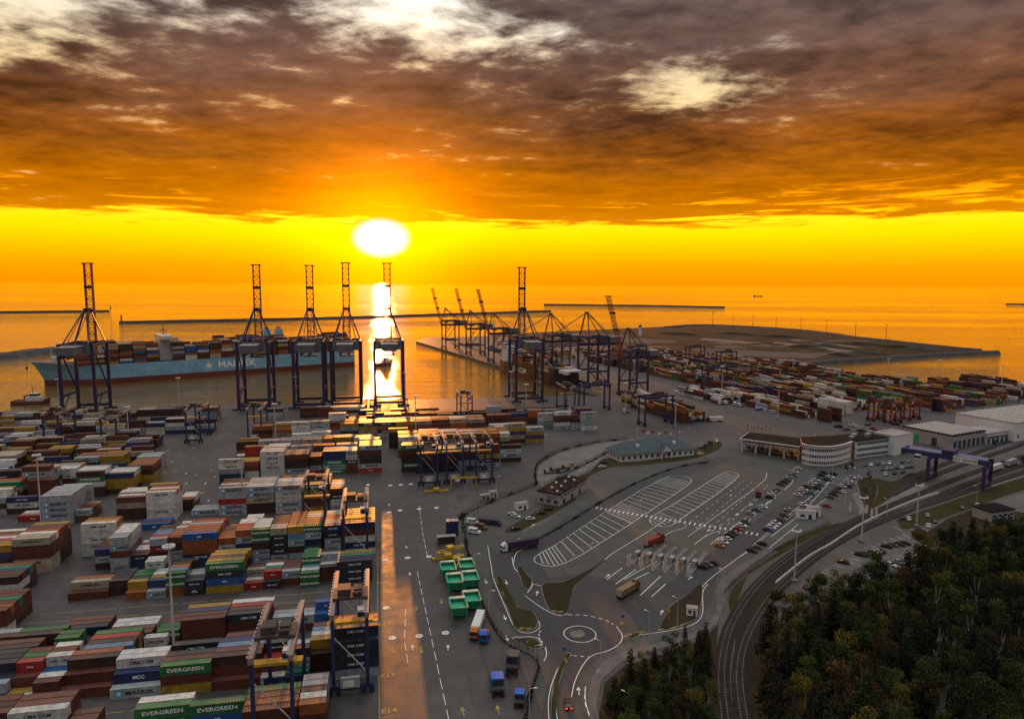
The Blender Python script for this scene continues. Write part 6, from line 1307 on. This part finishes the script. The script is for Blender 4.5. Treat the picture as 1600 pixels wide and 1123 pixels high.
# goods wagons on the sidings
for i, (x, yy, c) in enumerate([(1572, 730, 'g'), (1598, 722, 'b'), (1548, 738, 'w')]):
    p = G(x, yy); q = G(x+20, yy-7.); d = (q-p).normalized(); rz = math.atan2(d.y, d.x); o = empty('flat_wagon', p, rz); tag(o, 'flat rail wagon carrying a %s container near the rail crane' % CC[c][1], 'wagon'); MB().box(0, -1.3, .8, 13.5, 1.3, 1.2).build('flat_bed', M_['dark'], o); wheels(o, (1.5, 3, 10.5, 12), 1., .42)
    k = KM[40]; t = link('shipping_container', k[0], None, p+d*.6+Vector((d.y, -d.x, 0))*1.2+Vector((0, 0, 1.22)), rz, CC[c][0]); tag(t, '%s container riding on a rail wagon' % CC[c][1], 'shipping container'); link('roof', k[1], t, color=CC[c][0]); link('end_wall', k[3], t, color=CC[c][0])
# ------------------------------------------------------------------ small clutter
for i, (x, yy, l) in enumerate([(852, 741, 'dark folded flat rack on the compound, one closest to the grey block'), (862, 736, 'dark flat rack with raised ends in the middle of the compound corner'), (874, 740, 'dark flat rack lying at the compound edge towards the drive'), (884, 733, 'rusty flat rack farthest up the compound')]):
    o = empty('flat_rack', G(x, yy), .35+.2*i); tag(o, l, 'flat rack', 'flat racks on the compound'); MB().box(0, 0, .15, 9, 2.4, .7).build('platform', M_['brown' if i == 3 else 'dark'], o)
    for q in (0, 8.7): MB().box(q, 0, .7, q+.3, 2.4, 2.5-.4*i).build('end_frame', M_['dark'], o)
for i, (x, yy) in enumerate([(1178, 676), (1184, 674), (1190, 677), (1196, 674), (1203, 677), (1168, 672)]):
    o = empty('lane_post', G(x, yy)); tag(o, 'orange lane post standing in the row behind the gate canopy', 'post', 'orange posts behind the gate canopy'); MB().tube((0, 0, 0), (0, 0, 4.6), .22, 8).build('column', M_['orange'], o); MB().box(-.5, -.2, 3.4, .5, .2, 4.4).build('signal_head', M_['dark'], o)
for i, (x, yy) in enumerate([(1006, 674), (1012, 677), (1020, 675), (1030, 678), (1040, 676), (1048, 679), (1058, 680), (1062, 675)]):
    o = empty('safety_barrier', G(x, yy), .2*i); tag(o, '%s safety barrier on the open yard around the foot of the crossing mast' % ('red', 'white')[i % 2], 'barrier', 'red and white barriers around the mast foot'); MB().prism([(-1.5, -.35), (1.5, -.35), (1.5, .35), (-1.5, .35)], 0, .3).build('foot', M_[('red', 'white')[i % 2]], o); MB().box(-1.5, -.12, .3, 1.5, .12, 1.05).build('panel', M_[('red', 'white')[i % 2]], o)
# ------------------------------------------------------------------ trees
M_['bark'] = mat('bark', (.10, .085, .07), .9, .4, 2.); M_['birch'] = mat('pale_bark', (.42, .40, .36), .8, .4, 2.)
def leafmat():
    m = bpy.data.materials.new('foliage'); m.use_nodes = True; nt = m.node_tree; N, L = nt.nodes, nt.links; b = N['Principled BSDF']; q = N.new('ShaderNodeObjectInfo'); n = N.new('ShaderNodeTexNoise'); n.inputs['Scale'].default_value = .55; n.inputs['Detail'].default_value = 4; tc = N.new('ShaderNodeTexCoord'); L.new(tc.outputs['Object'], n.inputs['Vector'])
    mr = N.new('ShaderNodeMapRange'); mr.inputs[1].default_value = .3; mr.inputs[2].default_value = .7; mr.inputs[3].default_value = .40; mr.inputs[4].default_value = 1.3; L.new(n.outputs['Fac'], mr.inputs[0]); cb = N.new('ShaderNodeCombineColor'); [L.new(mr.outputs[0], cb.inputs[i]) for i in range(3)]
    mx = N.new('ShaderNodeMix'); mx.data_type = 'RGBA'; mx.blend_type = 'MULTIPLY'; mx.inputs[0].default_value = 1; L.new(q.outputs['Color'], mx.inputs[6]); L.new(cb.outputs[0], mx.inputs[7]); L.new(mx.outputs[2], b.inputs['Base Color']); b.inputs['Roughness'].default_value = .75; b.inputs['Specular IOR Level'].default_value = .15; return m
M_['leaf'] = leafmat()
def tuft(mb, r, c, s, flat=.5):
    v = Vector((r.gauss(0, 1), r.gauss(0, 1), r.gauss(0, flat)+.8)).normalized(); t = v.cross(Vector((r.uniform(-1, 1), r.uniform(-1, 1), .3))).normalized()*s*r.uniform(.6, 1.3); u = v.cross(t).normalized()*s*r.uniform(.5, 1.1)
    mb.quad(c-t, c+u*.9+t*.1, c+t, c-u*.8)
def broad(seed, H, R):
    r = random.Random(seed); t = MB(); c = MB(); t.tube((0, 0, 0), (r.uniform(-.3, .3), r.uniform(-.3, .3), H*.6), .22, 8, .10); hubs = []
    for i in range(r.randint(9, 13)):
        a = r.uniform(0, 6.3); zz = H*r.uniform(.42, .97); k = math.sqrt(max(.05, 1-((zz-H*.66)/(H*.36))**2)); rr = R*k*r.uniform(.35, .9); p = Vector((rr*math.cos(a), rr*math.sin(a), zz)); hubs.append((p, R*r.uniform(.26, .5))); t.bar((0, 0, H*r.uniform(.3, .55)), p, .10, .10, .3)
    for p, s in hubs:
        for _ in range(int(200*s*s/(R*R*.16))):
            d = Vector((r.gauss(0, 1), r.gauss(0, 1), r.gauss(0, .75))).normalized()*s*r.uniform(.5, 1.12); tuft(c, r, p+d, .22)
    return t.mesh('trunk', M_['birch' if seed % 3 == 0 else 'bark']), c.mesh('crown', M_['leaf'])
def pine(seed, H, R):
    r = random.Random(seed); t = MB(); c = MB(); t.tube((0, 0, 0), (0, 0, H*.97), .20, 8, .04); z = H*r.uniform(.22, .4); n = 0
    while z < H*.98:
        k = 1-(z-H*.2)/(H*.82); rr = R*(k**.8)*r.uniform(.75, 1.1)+.15; nb = max(3, int(3+rr*2.2))
        for i in range(nb):
            a = i*6.283/nb+r.uniform(-.5, .5); e = Vector((math.cos(a)*rr, math.sin(a)*rr, -rr*.18)); m = max(2, int(rr*4.2))
            if rr > .8: t.bar((0, 0, z), Vector((0, 0, z))+e*.8, .05)
            for j in range(m):
                q = Vector((0, 0, z))+e*((j+1)/m); q += Vector((r.gauss(0, .16), r.gauss(0, .16), r.gauss(0, .12))); [tuft(c, r, q+Vector((r.gauss(0, .22), r.gauss(0, .22), r.gauss(-.06, .1))), .24, .3) for _ in range(4)]
        z += r.uniform(.55, .85)
    return t.mesh('trunk', M_['bark']), c.mesh('crown', M_['leaf'])
BRO = [broad(60+i, 12+i % 4*1.3, 2.9+(i % 3)*.5) for i in range(6)]; PIN = [pine(80+i, 13+i % 4*1.6, 2.3+(i % 3)*.35) for i in range(6)]
TC = {'pine': [((.012, .020, .009), 'dark pine'), ((.022, .035, .012), 'green pine')], 'broad': [((.058, .072, .014), 'olive leafed tree'), ((.036, .055, .014), 'green leafed tree'), ((.105, .088, .014), 'yellow leafed tree'), ((.07, .048, .014), 'rust leafed tree'), ((.018, .027, .009), 'dark leafed tree')]}
def inside(p, poly):
    c = False; n = len(poly)
    for i in range(n):
        a, b = poly[i], poly[(i+1) % n]
        if (a.y > p.y) != (b.y > p.y) and p.x < (b.x-a.x)*(p.y-a.y)/(b.y-a.y)+a.x: c = not c
    return c
NT = [0]
def zone(p, where):
    x, yy = PX(p)
    if 'thicket' in where: return 'in the thicket '+('close to the railway curve' if x > 1060 else 'beside the footpath bend' if yy < 1095 else 'at the bottom edge below the street lamp')
    a = 'along the railway side' if x < 1290 else 'in the middle' if x < 1450 else 'towards the right edge'
    b = 'at the top of the wood' if yy < 985 else 'halfway down the wood' if yy < 1085 else 'at the bottom of the wood'
    return '%s, %s' % (b, a)
def wood(px, step, where, sc, wp, limit, seed, mix=.5):
    r = random.Random(seed); poly = [G(*q) for q in px]; xs = [p.x for p in poly]; ys = [p.y for p in poly]; pts = []
    tries = 0
    while tries < 30000 and len(pts) < limit:
        tries += 1; p = Vector((r.uniform(min(xs), max(xs)), r.uniform(min(ys), max(ys)), 0))
        if inside(p, poly) and all((p-q).length > step*r.uniform(.8, 1.25) for q in pts):
            x, yy = PX((p.x, p.y, 9))
            if -30 < x < 1640 and yy < 1160: pts.append(p)
    for p in pts:
        kind = 'pine' if r.random() < mix else 'broad'; tm, cm = r.choice(PIN if kind == 'pine' else BRO); col, nm = r.choices(TC[kind], (3, 1) if kind == 'pine' else wp)[0]
        j = r.uniform(.7, 1.35); col = tuple(c*j for c in col); o = empty('pine_tree' if kind == 'pine' else 'leafy_tree', p, r.uniform(0, 6.28)); s = sc*r.uniform(.75, 1.15); o.scale = (s*r.uniform(.9, 1.15), s*r.uniform(.9, 1.15), s)
        tag(o, '%s %s' % (nm, zone(p, where)), 'tree', 'trees %s' % where); link('trunk', tm, o); link('crown', cm, o, color=col); NT[0] += 1
wood([(1206, 1010), (1224, 985), (1262, 968), (1310, 950), (1380, 935), (1430, 915), (1475, 880), (1540, 860), (1640, 848), (1800, 860), (1900, 1200), (1190, 1230), (1192, 1123), (1196, 1050)], 4.7, 'standing in the wood beside the railway', 1.12, (7, 6, 2., .35, 7), 222, 5, .45)
wood([(962, 1230), (956, 1123), (968, 1090), (1000, 1060), (1050, 1042), (1100, 1020), (1108, 1060), (1110, 1123), (1120, 1230)], 2.6, 'standing in the thicket beside the footpath', .70, (4, 4, 1, .8, 9), 70, 9, .35)
for i, (px, py, s, w) in enumerate([(1330, 736, .4, 'by the office corner shrubs'), (1324, 738, .35, 'by the office corner shrubs'), (1358, 748, .3, 'on the planted bank'), (1352, 776, .3, 'on the planted bank'), (1110, 700, .4, 'past the teal roofed office'), (1102, 703, .3, 'past the teal roofed office'), (1495, 662, .5, 'behind the white office'), (1555, 700, .4, 'before the workshops')]):
    tm, cm = BRO[i % 6]; o = empty('shrub', G(px, py), i); o.scale = (s*1.3, s*1.3, s); tag(o, 'small dark green shrub '+w, 'shrub', 'shrubs '+w); link('trunk', tm, o); link('crown', cm, o, color=(.03, .045, .015))
